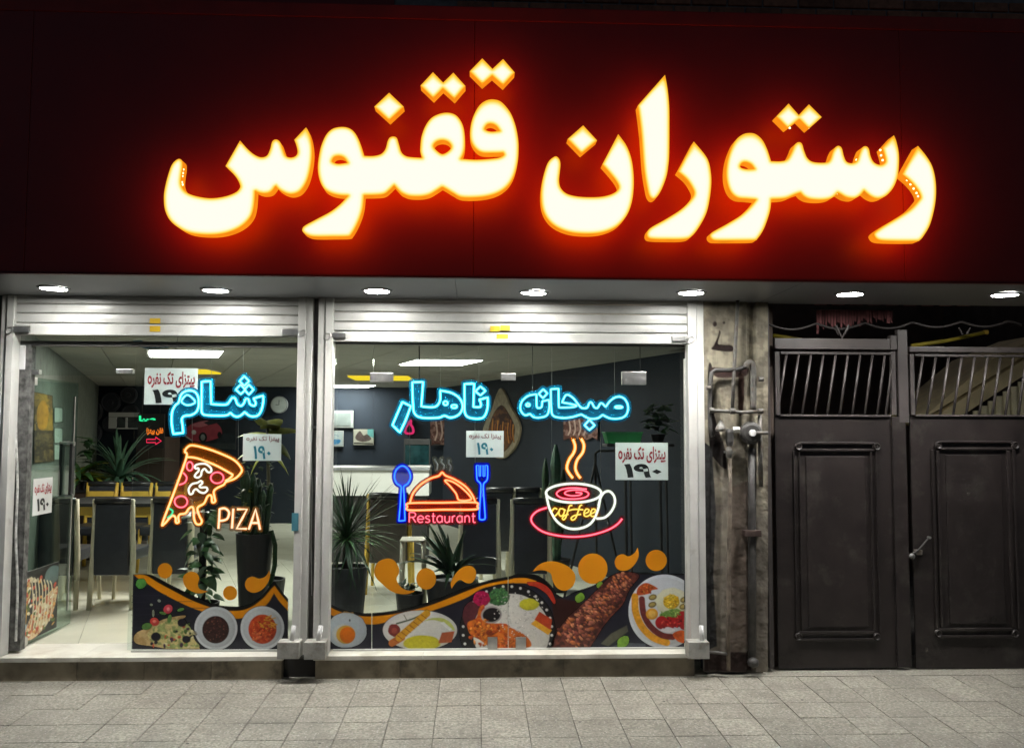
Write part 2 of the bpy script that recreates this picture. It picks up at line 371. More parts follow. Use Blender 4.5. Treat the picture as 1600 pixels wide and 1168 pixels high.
def yellow_strip(a, b, label):
    p, q = Pz(*a, CZ - .02), Pz(*b, CZ - .02)
    t = thing('strip_light', label, 'strip light', (min(p.x, q.x), min(p.y, q.y), CZ))
    w, d = abs(p.x - q.x), abs(p.y - q.y)
    MB().box((0, 0, -.03), (w, d, -.012)).ob('light_strip', m_yl, t); MB().box((-.01, -.01, -.0118), (w + .01, d + .01, -.001)).ob('strip_housing', m_trim, t)
yellow_strip((556, 593), (638, 588), 'yellow strip light on the ceiling behind the metal glass clamp')
yellow_strip((300, 583), (322, 578), 'short yellow strip light beside the large price card')

# ================================================================ canopy, fascia
FY = -.85
zb = P(800, 432, FY).z; zt = P(850, 35, FY).z
can = thing('sign_canopy', 'dark maroon shop canopy with flat fascia and grey soffit', 'canopy', (0, 0, 0))
for _a, _b in ((-4.6, -2.42), (-2.42, -.02), (-.02, 2.38), (2.38, 5.0)): MB().box((_a + .0008, FY + random.uniform(0, .0015), zb), (_b - .0008, FY + .04, zt)).ob('fascia_panel', m_board, can, bev=.002, seg=1)
MB().box((-4.6, FY - .004, zt + .0005), (5.0, FY + .30, zt + .080)).ob('top_flashing', pm('flashing_metal', (.40, .030, .014), .5, var=.15), can, bev=.004)
for _a, _b in ((-4.6, P(-20, 440, -.5).x), (P(-20, 440, -.5).x, P(712, 440, -.5).x), (P(712, 440, -.5).x, P(1232, 440, -.5).x), (P(1232, 440, -.5).x, 5.0)): MB().box((_a + .001, FY + .041, zb + .004), (_b - .001, .10, zb + .03)).ob('soffit_board', m_soffit, can, bev=.0015, seg=1)
MB().box((-4.6, FY - .006, zb - .012), (5.0, FY + .03, zb - .001)).ob('edge_trim', pm('edge_trim', (.10, .008, .006), .4), can, bev=.002)
MB().box((-4.6, -.30, zb + .031), (5.0, -.26, zt)).ob('back_panel', m_darkgap, can)
# brick storey above the canopy
m_brick = pm('brick', (.42, .19, .10), .85, var=.25, scale=30, bump=.3, bscale=90, rnd=.25)
BWY = -.52
upper = thing('upper_wall', 'brick upper storey showing just above the canopy', 'brick wall', (0, 0, 0))
MB().box((-5, BWY + .012, zt + .0), (5.2, .3, zt + 1.2)).ob('mortar_face', pm('mortar', (.30, .27, .23), .9, var=.2, scale=30), upper)
bk = MB().box((0, 0, 0), (.205, .05, .055)).ob('brick', m_brick, bev=.003, seg=1); bd = bk.data; bpy.data.objects.remove(bk)
for r_ in range(5):
    for i in range(-2, 22):
        o = bpy.data.objects.new('brick', bd); link(o, upper)
        o.location = (.2 + i * .217 + (r_ % 2) * .108, BWY + random.uniform(-.002, .002), zt + .02 + r_ * .067)
MB().box((-5, BWY, zt + .0), (-.5, BWY + .011, zt + 1.2)).ob('render_face', m_board, upper)

# downlights in the soffit
m_lamp = emit('lamp_disc', (1.0, .985, .94), 270.0)
def lamp_var():                      # no two of the lamps are equally bright
    nt = m_lamp.node_tree; N = nt.nodes; e = next(n for n in N if n.type == 'EMISSION'); oi = N.new('ShaderNodeObjectInfo'); mr = N.new('ShaderNodeMapRange')
    mr.inputs[3].default_value = 140; mr.inputs[4].default_value = 195; nt.links.new(oi.outputs['Random'], mr.inputs[0]); nt.links.new(mr.outputs[0], e.inputs[1])
lamp_var()
m_ring = pm('lamp_ring', (.7, .7, .68), .25, metal=.4, var=.03)
dl = [(84, 449, 'downlight above the open glass door'), (337, 452, 'downlight above the left shutter, right of its yellow sticker'), (589, 453, 'downlight at the start of the right shutter'),
      (834, 456, 'downlight right of the doubled yellow sticker'), (1080, 456, 'downlight above the dirty plaster pillar edge'),
      (1328, 458, 'downlight above the left gate leaf'), (1570, 459, 'downlight above the right gate leaf')]
for a, b, l in dl:
    q = Pz(a, b, zb + .004)
    t = thing('downlight', 'round lit white ' + l, 'downlight', (q.x, q.y, zb + .004), group='recessed downlights under the canopy')
    t.rotation_euler = (R(random.uniform(-1.5, 1.5)), R(random.uniform(-1.5, 1.5)), 0)
    MB().lathe([(.073, -.0085), (.073, -.0060), (.001, -.0060)], n=28).ob('lamp_disc', m_lamp, t)
    _l = bpy.data.lights.new('lamp_beam', 'AREA'); _l.shape = 'DISK'; _l.size = .13; _l.energy = 8.5 * random.uniform(.88, 1.12); _l.spread = R(112); _l.color = (1.0, .985, .94)
    _lo = bpy.data.objects.new('lamp_beam', _l); link(_lo, t); _lo.location = (0, 0, -.0125)
    r_ = MB(); n = 32
    prof = [(.0735, -.004), (.0745, -.0105), (.080, -.0115), (.094, -.001), (.0735, -.001)]
    vs = []; m = len(prof)
    for k in range(n):
        an = 2 * math.pi * k / n
        for pr in prof: vs.append((pr[0] * math.cos(an), pr[0] * math.sin(an), pr[1]))
    r_.add(vs, [(k * m + i, k * m + (i + 1) % m, ((k + 1) % n) * m + (i + 1) % m, ((k + 1) % n) * m + i) for k in range(n) for i in range(m)])
    r_.ob('trim_ring', m_ring, t, smooth=True)

# ================================================================ roller shutters with rails
def shutter(label, lines, x0, x1, railsL, railsR, stickers, latches, boxes):
    t = thing('roller_shutter', label, 'roller shutter', (0, 0, 0))
    for i, (ya, yb_) in enumerate(zip(lines[:-1], lines[1:])):
        mid = (x0 + x1) / 2
        za, zc = P(mid, ya, .04).z, P(mid, yb_, .04).z; xa, xb = P(x0, ya, .04).x, P(x1, ya, .04).x
        h = za - zc; last = i == len(lines) - 2
        if last:
            prof = [(.06, zc), (.028, zc), (.022, zc + .004), (.022, za - .010), (.03, za - .0035), (.06, za - .0035)]
        else:
            prof = [(.06, zc + .001), (.046, zc + .001), (.0345, zc + h * .10), (.032, zc + h * .5), (.0335, zc + h * .88), (.046, za - .0012), (.06, za - .0015)]
        m = MB().prism(prof, 0, xa, xb); o = m.ob('bottom_bar' if last else 'slat', m_slat, t)
    for px0, px1, Ya, Yb in railsL + railsR:
        a = P(px0, 470, Ya); b = P(px1, 470, Ya)
        MB().box((a.x, Ya, FZ + .0005), (b.x, Yb, zb + .0035)).ob('guide_rail', m_alu, t, bev=.004)
    for (a, b, c_, d) in stickers: pbox(a, b, c_, d, .0185, .0215).ob('sticker', m_yel, t)
    for (a, b, c_, d, sd) in latches:
        k = pbox(a, b, c_, d, .004, .0215).ob('latch_plate', m_steel, t, bev=.004)
        mx = a if sd < 0 else c_
        ring = [P(mx + sd * (6 + 6 * math.cos(u)), (b + d) / 2 + 2 + 5 * math.sin(u) - sd * 2 * math.cos(u), -.004) for u in np.linspace(0, 2 * math.pi, 14)[:-1]]
        MB().tube(ring, .0035, 6, closed=True).ob('padlock_shackle', m_steel, t, smooth=True)
    return t
LL = [456, 462, 476, 490.5, 506, 525]; RL = [460, 466, 474, 489, 504.5, 519, 536]
shutter('raised white roller shutter over the glass door with one stacked yellow sticker pair', LL, 22, 467,
        [(3, 11, .018, .12), (11.3, 22.5, .004, .10)], [(466, 478, .004, .10), (478.3, 489, .018, .12)],
        [(234, 497, 250, 505), (234, 509, 250, 518)], [(20, 509, 45, 519, -1), (440, 513, 466, 524, 1)], None)
shutter('raised white roller shutter over the wide right window with three yellow stickers', RL, 521, 1075,
        [(498, 509, .018, .12), (509.3, 521.5, .004, .10)], [(1074.5, 1088, .004, .10), (1088.3, 1099, .018, .12)],
        [(766, 509, 781, 518), (782, 508, 797, 516), (776, 522, 794, 529)], [(517, 519, 540, 528, -1), (1050, 524, 1072, 533, 1)], None)
_t = pbox(456, 801, 466, 829, .0005, .0035).ob('sticker', pm('teal_sticker', (.06, .22, .28), .5), bpy.data.objects['roller_shutter']); _t['label'] = 'teal sticker on the white rail'
# dark post between the shutters with a loose wire
pst = thing('mullion_post', 'dark recessed post between the two white shutter rails', 'post', (0, 0, 0))
a, b = P(488, 700, .06), P(499, 700, .06)
MB().box((a.x - .02, .07, .0), (b.x + .02, .13, zb + .003)).ob('post_body', pm('grimy_post', (.16, .155, .145), .7, var=.4, scale=12), pst)
wp = [P(x, y, .055) for x, y in ((489.5, 560), (491, 600), (488, 640), (489, 660), (486, 700), (488, 760), (486, 850), (487, 930))]
MB().tube(wp, .004, 6).ob('loose_wire', m_trim, pst, smooth=True)
pbox(483, 665, 494, 669, .04, .07).ob('bracket', m_steel, pst)
# lock boxes at the rail feet
for (a, b, c_, d, lean, l) in ((433, 1003, 467, 1029, 3, 'white metal box at the foot of the left shutter rail, left of the dark gap'), (475, 1003, 508, 1030, 4, 'white metal box at the foot of the rail just right of the dark gap'),
                               (1076, 1003, 1109, 1029, -3, 'white metal box at the foot of the rail beside the plaster pillar')):
    p, q = P(a, b, -.10), P(c_, d, -.10); t = thing('lock_box', l, 'lock box', ((p.x + q.x) / 2, 0, q.z), group='lock boxes at the shutter rail feet')
    build(MB().box((p.x, -.10, q.z), (q.x, .003, p.z)), 'box_body', m_box, t, bev=.004)
    u = P((a + c_) / 2 + 6 * (1 if lean > 0 else .8) , b - 2, -.05); v = P((a + c_) / 2 + 6 + lean, b - 26, -.05)
    build(MB().tube([u, v], .015, 8), 'lock_pin', m_trim, t, smooth=True)

# ================================================================ glazing
zg1 = P(600, 533, GY).z + .05; zg0 = FZ + .012
m_chan = m_alu
def pane(parent, pxa, pxb, z0, z1, mat=None, name='glass_pane'):
    a = P(pxa, 760, GY).x; b = P(pxb, 760, GY).x
    return MB().box((a + .0015, GY, z0), (b - .0015, GY + .008, z1)).ob(name, mat or m_glass, parent)
def clamp(parent, a, b, c_, d): return pbox(a, b, c_, d, GY - .014, GY + .022).ob('glass_clamp', m_steel, parent, bev=.003)
ztr = P(600, 588, GY).z; ztl = P(100, 586, GY).z
wl = thing('fixed_window', 'tall fixed glass pane right of the doorway with transom over the door', 'shop window', (0, 0, 0))
pane(wl, 206, 462, zg0, zg1); pane(wl, 30, 205.3, ztl, zg1)
a, b = P(206, 1000, GY).x, P(440, 1000, GY).x
MB().box((a, GY - .012, FZ), (b, GY + .02, FZ + .0115)).ob('floor_channel', m_chan, wl, bev=.002)
clamp(wl, 181, 576, 207, 583.5); clamp(wl, 37, 577, 61, 585)
pbox(30, 539, 38, 577, GY - .03, GY + .03).ob('closer_arm', m_trim, wl, bev=.006)
pbox(24, 532, 466, 543, GY - .02, GY + .03).ob('head_rail', pm('head_rail', (.10, .10, .095), .5), wl)
wr = thing('wide_window', 'wide right shop window of clamped glass panes', 'shop window', (0, 0, 0))
for a, b in ((521, 581), (581, 794), (794, 1070)):
    pane(wr, a, b, zg0, ztr - .0015); pane(wr, a, b, ztr + .0015, zg1)
for q in ((578, 582, 614, 597), (783, 583, 806, 594), (972, 580, 1010, 601), (762, 995, 777, 1013), (806, 995, 822, 1013)): clamp(wr, *q)
a, b = P(521, 1000, GY).x, P(1072, 1000, GY).x
MB().box((a, GY - .012, FZ), (b, GY + .02, FZ + .0115)).ob('floor_channel', m_chan, wr, bev=.002)
pbox(521, 534, 1072, 541, GY - .02, GY + .03).ob('head_rail', pm('head_rail_dark', (.06, .06, .06), .5), wr)
pbox(1069.5, 560, 1075, 1012, .09, .13).ob('side_channel', m_chan, wr, bev=.002)
# thin hanging cables of the signs
for k, (a, y0, y1) in enumerate(((583, 540, 584), (655, 540, 600), (832, 540, 612), (1000, 541, 578))):
    o = MB().tube([P(a, y0, GY + .03), P(a + .3, y1, GY + .03)], .002 if k != 1 else .004, 6).ob('hanging_cable', m_black if k != 0 else m_steel, wr)
# left jamb
jm = thing('door_jamb', 'grimy dark jamb with white strip left of the open glass door', 'jamb', (0, 0, 0))
pbox(21, 532, 31, 1016, .101, .16).ob('jamb_body', pm('grimy_jamb', (.10, .10, .095), .8, var=.7, scale=25, bump=.4, bscale=50), jm)
jp = [P(26 + 1.3 * math.sin(k * .9), 545 + k * 24, .095) for k in range(20)]
MB().tube(jp, .008, 6).ob('peeling_strip', pm('peeling_paint', (.5, .5, .47), .6, var=.5, scale=30), jm)

# open glass door, swung inwards
dp0 = P(33, 760, GY + .01).x; DW = .80; dx1 = dp0 - .02
door = thing('glass_door', 'open frameless glass door swung into the room at the left', 'glass door', (dp0, GY + .012, FZ + .012), rz=math.atan2(DW, dx1 - dp0))
dz1 = ztl - .008 - FZ - .012
MB().box((0, -.004, 0), (DW, .004, dz1)).ob('glass_pane', m_doorglass, door)
for z0, z1 in ((.0, .05), (dz1 - .05, dz1)): MB().box((.0, -.013, z0), (.14, .013, z1)).ob('hinge_clamp', m_steel, door, bev=.003)
hz0 = .92
for y in (-.035, .035):
    MB().box((DW - .17, y - .010, hz0), (DW - .12, y + .010, hz0 + .36)).ob('handle_grip', m_black, door, bev=.006)
for z in (hz0 - .01, hz0 + .36): MB().lathe([(.016, -.05), (.016, .05)], (DW - .145, 0, z), 12, 'y').ob('handle_boss', m_steel, door)
MB().box((DW - .06, -.006, 0.1), (DW - .045, .006, dz1 - .1)).ob('edge_strip', pm('edge_seal', (.30, .29, .27), .5), door)
# ================================================================ illuminated restaurant name
A_ = lambda p: Z(250, 180, 5.84, p); B_ = lambda p: Z(460, 180, 5.84, p); C_ = lambda p: Z(570, 80, 5.84, p); D_z = lambda p: Z(620, 140, 6.49, p)
E_ = lambda p: Z(835, 190, 5.84, p); F_ = lambda p: Z(960, 110, 5.84, p); G_ = lambda p: Z(1100, 190, 5.84, p); H_ = lambda p: Z(1230, 150, 4.868, p); I_ = lambda p: Z(820, 60, 2.353, p)
sign_letters = [
 ('letter', [A_([(165,400),(110,450),(70,560),(42,680),(35,760),(45,860),(85,950),(160,1020),(260,1070),(400,1090),(540,1085),(660,1055),(760,1000),(830,920),(858,820),(868,690,1),(900,705),(950,714),(1010,700),(1055,645,1),(1090,680),(1150,712),(1210,720),(1280,690),(1340,600),(1375,470),(1388,340),(1378,230),(1355,150),(1332,112,1),(1225,225,1),(1245,280),(1255,340),(1235,375),(1190,388),(1145,370),(1120,310),(1095,245),(1060,222),(1025,240),(1005,310),(975,370),(920,385),(860,360),(800,310),(730,232,1),(597,465,1),(650,515),(700,575),(728,630),(728,665),(690,705),(600,740),(480,758),(370,748),(270,720),(215,680),(190,620),(195,540),(205,470),(200,415)])]),
 ('letter', [B_([(72,1040),(95,1008),(200,950),(330,880),(420,810),(490,735,1),(410,730),(330,710),(270,670),(230,590),(214,490),(222,390),(245,280),(290,180),(350,125),(430,108),(500,120),(550,160),(590,230),(620,320),(637,372,1),(720,373),(790,355),(830,310),(850,240),(870,205),(905,195),(935,210),(955,270),(975,335),(1010,370),(1060,383),(1165,390,1)])
   + D_z([(240,640),(238,590),(250,480),(290,370),(350,290),(430,248),(515,235),(590,255),(640,305),(675,380),(690,480),(690,580),(675,650),(650,703,1),(800,712),(950,703),(1040,690),(1085,665),(1078,640,1),(1000,643),(870,640),(800,600),(755,530),(742,450),(755,340),(790,240),(840,160),(900,115),(965,100),(1040,115),(1100,165),(1160,250),(1205,370),(1230,500),(1235,610),(1225,740),(1190,870),(1130,970),(1040,1040),(920,1080),(780,1095),(650,1090),(570,1050),(505,1010),(460,985,1),(400,1025),(330,1065),(240,1083),(130,1080),(60,1055)])
   + B_([(960,695),(910,640,1),(870,680),(820,718),(740,728),(636,730,1),(625,840),(600,930),(560,1020),(520,1085),(490,1105),(350,1108),(180,1108),(110,1090),(78,1065)]),
   B_([(345,410),(365,380),(410,372),(455,390),(485,435,1),(400,445),(350,430)]), D_z([(372,575),(400,530),(460,513),(520,530),(552,575),(530,620),(465,655),(410,625)]), D_z([(892,390),(920,352),(965,347),(1010,370),(1045,420,1),(960,428),(900,412)])]),
 ('letter', [E_([(190,318),(130,365),(95,450),(70,560),(60,680),(75,800),(120,890),(190,955),(290,1000),(400,1020),(540,1022),(660,1000),(760,950),(840,860),(885,750),(905,620),(905,480),(885,340),(840,220),(765,115,1),(620,390,1),(690,470),(745,540),(770,595),(750,635),(690,668),(600,687),(480,690),(370,680),(290,655),(240,605),(225,540),(232,460),(238,390),(225,340)])]),
 ('letter', [F_([(462,42,1),(485,170),(500,330),(502,520),(500,760)]) + E_([(1222,400),(1205,500),(1165,610),(1120,685),(1080,705),(1048,675),(1028,600),(1000,420)]) + F_([(245,560),(215,320,1)])]),
 ('letter', [F_([(725,650,1)]) + [(1100,240),(1107,252),(1110.5,268),(1111.5,286),(1109,310),(1104,332),(1094,352),(1082,368),(1070,373.5),(1040,374),(1022,373.5)] + E_([(1040,1060),(1027,1020),(1060,970),(1200,890),(1340,800),(1430,710),(1458,655),(1440,600),(1390,525),(1310,455,1)])]),
 ('letter', [G_([(55,1045),(75,1010),(200,940),(330,860),(420,780),(475,712,1),(400,705),(310,695),(250,650),(215,570),(203,470),(215,360),(245,260),(290,170),(350,120),(410,105),(470,115),(530,165),(575,250),(612,362,1),(700,363),(760,345),(800,280),(830,210),(865,188),(895,205),(915,270),(945,335),(1000,370),(1110,375),(1150,350),(1175,280),(1200,235),(1230,222),(1258,245),(1275,310),(1300,365)])
   + H_([(490,512),(530,495),(550,440),(570,395),(595,382),(620,400),(635,460),(660,505),(705,525),(740,512),(748,480),(725,395,1),(812,300,1),(830,345),(848,430),(850,520),(838,620),(805,700),(750,760),(690,780),(640,765),(600,735),(585,720,1),(555,755),(510,778),(450,770),(405,745),(385,735,1),(340,775),(270,790),(180,785),(130,765),(100,735,1)])
   + G_([(830,665),(740,700),(615,708,1),(605,800),(580,890),(540,990),(490,1065),(460,1082),(300,1085),(120,1085),(75,1075)]),
   G_([(330,405),(350,375),(385,370),(430,390),(462,432,1),(400,436),(345,425)])]),
 ('letter', [H_([(995,380,1),(1060,460),(1105,540),(1128,640),(1132,750),(1118,860),(1085,980),(1040,1060),(1010,1095),(980,1103),(800,1103),(700,1095),(665,1065),(670,1035),(740,985),(850,920),(940,860),(1000,795),(1015,765),(990,710),(940,650),(875,595,1)])]),
 ('dot', [C_([(222,380,1),(355,507,1),(222,630,1),(87,507,1)])]),
 ('dot', [C_([(622,193,1),(715,288,1),(808,197,1),(918,318,1),(818,435,1),(713,340,1),(625,428,1),(508,315,1)])]),
 ('dot', [C_([(1072,67,1),(1165,163,1),(1262,73,1),(1368,195,1),(1262,310,1),(1162,222,1),(1072,300,1),(957,185,1)])]),
 ('dot', [E_([(445,35,1),(572,172,1),(430,290,1),(303,160,1)])]),
 ('dot', [[(1232.2,162,1),(1248.4,180.3,1),(1264,163.3,1),(1284,183.2,1),(1264,201,1),(1249,186,1),(1231,200,1),(1213,182,1)]]),
]
LYF = FY - .20; LDEP = .07                               # face plane of the letters, depth of their returns
def letter_face():
    m = bpy.data.materials.new('letter_face'); m.use_nodes = True; nt = m.node_tree; N = nt.nodes; Lk = nt.links.new
    N.remove(N['Principled BSDF']); e = N.new('ShaderNodeEmission'); a = N.new('ShaderNodeAttribute'); a.attribute_name = 'ledge'
    r = N.new('ShaderNodeValToRGB'); r.color_ramp.elements[0].color = (1.0, .40, .02, 1); r.color_ramp.elements[0].position = 0
    r.color_ramp.elements[1].color = (1.0, .95, .84, 1); r.color_ramp.elements[1].position = .75
    for p, c_ in ((.10, (1.0, .62, .05, 1)), (.26, (1.0, .86, .33, 1)), (.42, (1.0, .95, .70, 1))):
        q = r.color_ramp.elements.new(p); q.color = c_
    Lk(a.outputs['Fac'], r.inputs[0]); Lk(r.outputs[0], e.inputs[0]); e.inputs[1].default_value = 1.05
    Lk(e.outputs[0], N['Material Output'].inputs[0]); return m
m_lf = letter_face(); m_side = emit('letter_return', (1.0, .27, .008), 1.0, .12); m_back = emit('letter_back_glow', (1.0, .11, .004), 2.7)
sign = thing('restaurant_name_sign', 'huge glowing yellow-white Persian channel letters across the maroon fascia', 'lit sign', (0, 0, 0))
for nm, loops in sign_letters:
    L = [pxz(spline(l, True, 8), LYF) for l in loops]
    me = flat_mesh(L, LDEP, 0)
    bm = bmesh.new(); bm.from_mesh(me)
    bmesh.ops.translate(bm, verts=bm.verts, vec=(0, LYF + LDEP / 2, 0))
    bm.normal_update()
    front = [f for f in bm.faces if f.normal.y < -.9]
    bmesh.ops.triangulate(bm, faces=front)
    for it in range(6):
        es = {e for f in bm.faces if f.normal.y < -.9 for e in f.edges if e.calc_length() > .022}
        if not es: break
        bmesh.ops.subdivide_edges(bm, edges=list(es), cuts=1); bmesh.ops.triangulate(bm, faces=[f for f in bm.faces if len(f.verts) > 3 and f.normal.y < -.9])
    bm.normal_update(); bm.to_mesh(me); bm.free()
    segs = np.concatenate([np.stack([np.array(l), np.roll(np.array(l), -1, 0)], 1) for l in L])
    vv = np.array([v.co[:] for v in me.vertices])[:, [0, 2]]
    a = segs[None, :, 0]; d = segs[None, :, 1] - a; w = vv[:, None] - a
    t = np.clip((w * d).sum(-1) / np.maximum((d * d).sum(-1), 1e-9), 0, 1); dist = np.linalg.norm(w - t[..., None] * d, axis=-1).min(1)
    lo = vv[:, 1].max(); tip = np.clip((lo - vv[:, 1]) / .10, 0, 1) * .62 + .38        # LEDs stop short of the upper tips
    at = me.attributes.new('ledge', 'FLOAT', 'POINT'); at.data.foreach_set('value', np.clip(dist / .045, 0, 1) * tip)
    for m in (m_lf, m_side, m_back): me.materials.append(m)
    for p in me.polygons: p.material_index = 0 if p.normal.y < -.9 else 2 if p.normal.y > .9 else 1
    o = bpy.data.objects.new(nm, me); link(o, sign)

m_led = emit('led_bulb', (1.0, .80, .38), 3.0)
for x, y in H_([(884, 604), (912, 640), (938, 672), (962, 704), (984, 738), (996, 762), (708, 412), (714, 452), (726, 488), (528, 486), (100, 736), (384, 740)]) + A_([(212, 495), (208, 528), (203, 556), (200, 612), (206, 634)]) + [(1222, 190), (1228, 196), (1234, 200), (1252, 190), (1258, 196), (1263, 200)]:
    q = P(x, y, LYF + .02); o = MB().lathe([(.001, -.006), (.005, -.003), (.006, 0), (.005, .003), (.001, .006)], n=8, axis='y').ob('led_bulb', m_led, sign, smooth=True); o.location = q
# ================================================================ acrylic shapes cut along a distance field
def seg_dist(X, Y, line, closed):
    a = np.array(line, float); b = np.roll(a, -1, 0) if closed else a[1:]; a = a if closed else a[:-1]
    D = np.full(X.shape, 1e9)
    for p, q in zip(a, b):
        d = q - p; l2 = max((d * d).sum(), 1e-9); t = np.clip(((X - p[0]) * d[0] + (Y - p[1]) * d[1]) / l2, 0, 1)
        D = np.minimum(D, np.hypot(X - p[0] - t * d[0], Y - p[1] - t * d[1]))
    return D
def inside(X, Y, poly):
    r = np.zeros(X.shape, bool); n = len(poly)
    for i in range(n):
        x0, y0 = poly[i][:2]; x1, y1 = poly[(i + 1) % n][:2]
        if y0 == y1: continue
        c_ = (Y < y0) != (Y < y1); r ^= c_ & (X < (x1 - x0) * (Y - y0) / (y1 - y0) + x0)
    return r
def backing(lines, fills, margin, Y0, th, mat, parent, g=1.5):
    pts = np.concatenate([np.array([p[:2] for p in l], float) for l, c_ in lines])
    x0, y0 = pts.min(0) - margin - 4; x1, y1 = pts.max(0) + margin + 4
    xs = np.arange(x0, x1, g); ys = np.arange(y0, y1, g); X, Y = np.meshgrid(xs, ys)
    D = np.full(X.shape, 1e9)
    for l, c_ in lines: D = np.minimum(D, seg_dist(X, Y, [p[:2] for p in l], c_))
    D -= margin
    for f in fills: D = np.where(inside(X, Y, f), np.minimum(D, -margin), D)
    cc = (D[:-1, :-1] + D[1:, :-1] + D[:-1, 1:] + D[1:, 1:]) / 4; on = cc < 0
    h, w = on.shape; use = np.zeros(X.shape, int)
    for dy in (0, 1):
        for dx in (0, 1): use[dy:dy + h, dx:dx + w] += on
    gy, gx = np.gradient(D, g); b = (use > 0) & (use < 4); gn = np.maximum(np.hypot(gx, gy), .3)
    X = np.where(b, X - np.clip(D, -g, g) * gx / gn, X); Y = np.where(b, Y - np.clip(D, -g, g) * gy / gn, Y)
    idx = -np.ones(X.shape, int); sel = use > 0; n = int(sel.sum()); idx[sel] = np.arange(n)
    vs = []
    for T in (Y0, Y0 + th):
        for px, py in zip(X[sel], Y[sel]):
            q = P(px, py, Y0); vs.append((q.x, T, q.z))
    fs = []; edges = {}
    for i, j in zip(*np.nonzero(on)):
        q = (idx[i, j], idx[i + 1, j], idx[i + 1, j + 1], idx[i, j + 1]); q = tuple(int(k) for k in q)
        fs.append(q); fs.append(tuple(k + n for k in q[::-1]))
        for k in range(4):
            e = (q[k], q[(k + 1) % 4])
            if e[::-1] in edges: edges.pop(e[::-1])
            else: edges[e] = 1
    for a, b_ in edges: fs.append((b_, a, a + n, b_ + n))
    return MB().add(vs, fs).ob('acrylic_backing', mat, parent)
NY = .145                                                  # neon tubes hang just behind the glass
def neon(label, strokes, margin, name='neon_sign', groups=None, r=.0076, hang=()):
    """strokes: (colour, points in picture pixels, closed, radius factor[, part name]); groups: colour -> (acrylic, layer)"""
    t = thing(name, label, 'neon sign', (0, 0, 0)); gs = {}
    for s in strokes:
        col, pts, cl = s[:3]; rf = s[3] if len(s) > 3 else 1; nm = s[4] if len(s) > 4 else 'neon_tube'
        gk = (groups or {}).get(nm) or (groups or {}).get(col) or (col if col in m_ac else 'white', 0)
        gs.setdefault(gk, []).append((pts, cl))
        mats = m_tube.get(col, (m_tubeoff, m_tubeoff)); m = MB().tube([P(p[0], p[1], NY) for p in pts], r * rf * (1.2 if col == 'cyan' else 1.05), 8, closed=cl); n0 = len(m.f)
        m.tube([P(p[0], p[1], NY - r * rf * .8) for p in pts], r * rf * .66, 6, closed=cl)
        o = m.ob(nm, mats[0], t, smooth=True); o.data.materials.append(mats[1])
        o.data.polygons.foreach_set('material_index', [0 if k < n0 else 1 for k in range(len(o.data.polygons))])
    for (ak, layer), lines in gs.items():
        backing(lines, [p for p, c_ in lines if c_], margin, NY + r * 1.4 + .0005 + layer * .0055, .004, m_ac[ak], t)
    for x, y0, y1 in hang:
        MB().tube([P(x, y0, NY + .013), P(x + .4, y1, NY + .013)], .0012, 5).ob('hanging_wire', m_steel, t)
    return t
sp = lambda p, c_=True, n=6: spline(p, c_, n)
n1 = lambda p: Z(240, 530, 5.84, p); n2 = lambda p: Z(490, 430, 3.894, p); n3 = lambda p: Z(790, 430, 3.894, p); n7 = lambda p: Z(735, 600, 5.84, p); n8 = lambda p: Z(735, 760, 5.84, p)
n4 = lambda p: Z(240, 690, 5.84, p); n5 = lambda p: Z(505, 640, 5.84, p)
K = 'cyan'
neon('cyan outline Persian word sign for dinner in the left window', [
 (K, sp(n1([(180,862,1),(165,760),(170,660),(200,600),(228,575),(255,500),(310,468),(370,475),(405,520),(412,600),(390,660),(340,690),(285,697),(258,725),(265,790),(270,852,1)])), True),
 (K, sp(n1([(255,566),(300,508),(350,530),(378,575),(310,600)])), True, .8),
 (K, sp(n1([(440,385,1),(522,380,1),(525,590,1),(655,595),(690,570),(715,535),(745,540),(765,590),(800,605),(825,580),(840,545),(865,545),(880,590),(918,605),(932,580),(912,538,1),(1000,512,1),(1000,570),(985,640),(955,690),(905,703),(865,690),(830,662,1),(800,690),(765,705),(730,695),(700,668,1),(670,690),(600,695),(480,690),(442,668),(438,600)])), True),
 (K, sp(n1([(828,335,1),(872,380,1),(828,424,1),(784,380,1)])), True, .9), (K, sp(n1([(795,412,1),(838,460,1),(796,500,1),(750,457,1)])), True, .9), (K, sp(n1([(870,412,1),(913,457,1),(870,505,1),(828,457,1)])), True, .9)],
 5.5, hang=((330, 542, 590), (380, 542, 588)))
neon('cyan outline Persian word sign for lunch, middle of the right window', [
 (K, sp(n2([(540,770,1),(592,795,1),(560,880),(525,955,1),(480,910,1),(510,840)])), True),
 (K, sp(n2([(600,650,1),(667,648,1),(655,797,1),(735,800),(768,765),(770,700,1),(840,715),(890,750),(907,800),(885,845),(835,865),(795,853),(760,865),(660,865),(615,840),(605,780)])), True),
 (K, sp(n2(ell(803, 777, 13, 12, 10))), True, .9), (K, sp(n2(ell(855, 797, 17, 10, 10))), True, .9),
 (K, sp(n2([(918,660,1),(977,658,1),(972,800,1),(1012,800),(1018,780),(1008,755,1),(1060,742,1),(1057,810),(1030,865),(960,868),(922,840),(918,750)])), True),
 (K, sp(n2([(1015,675,1),(1046,702,1),(1015,730,1),(984,705,1)])), True, .9)], 5.5, hang=((688, 542, 612), (748, 542, 600)))
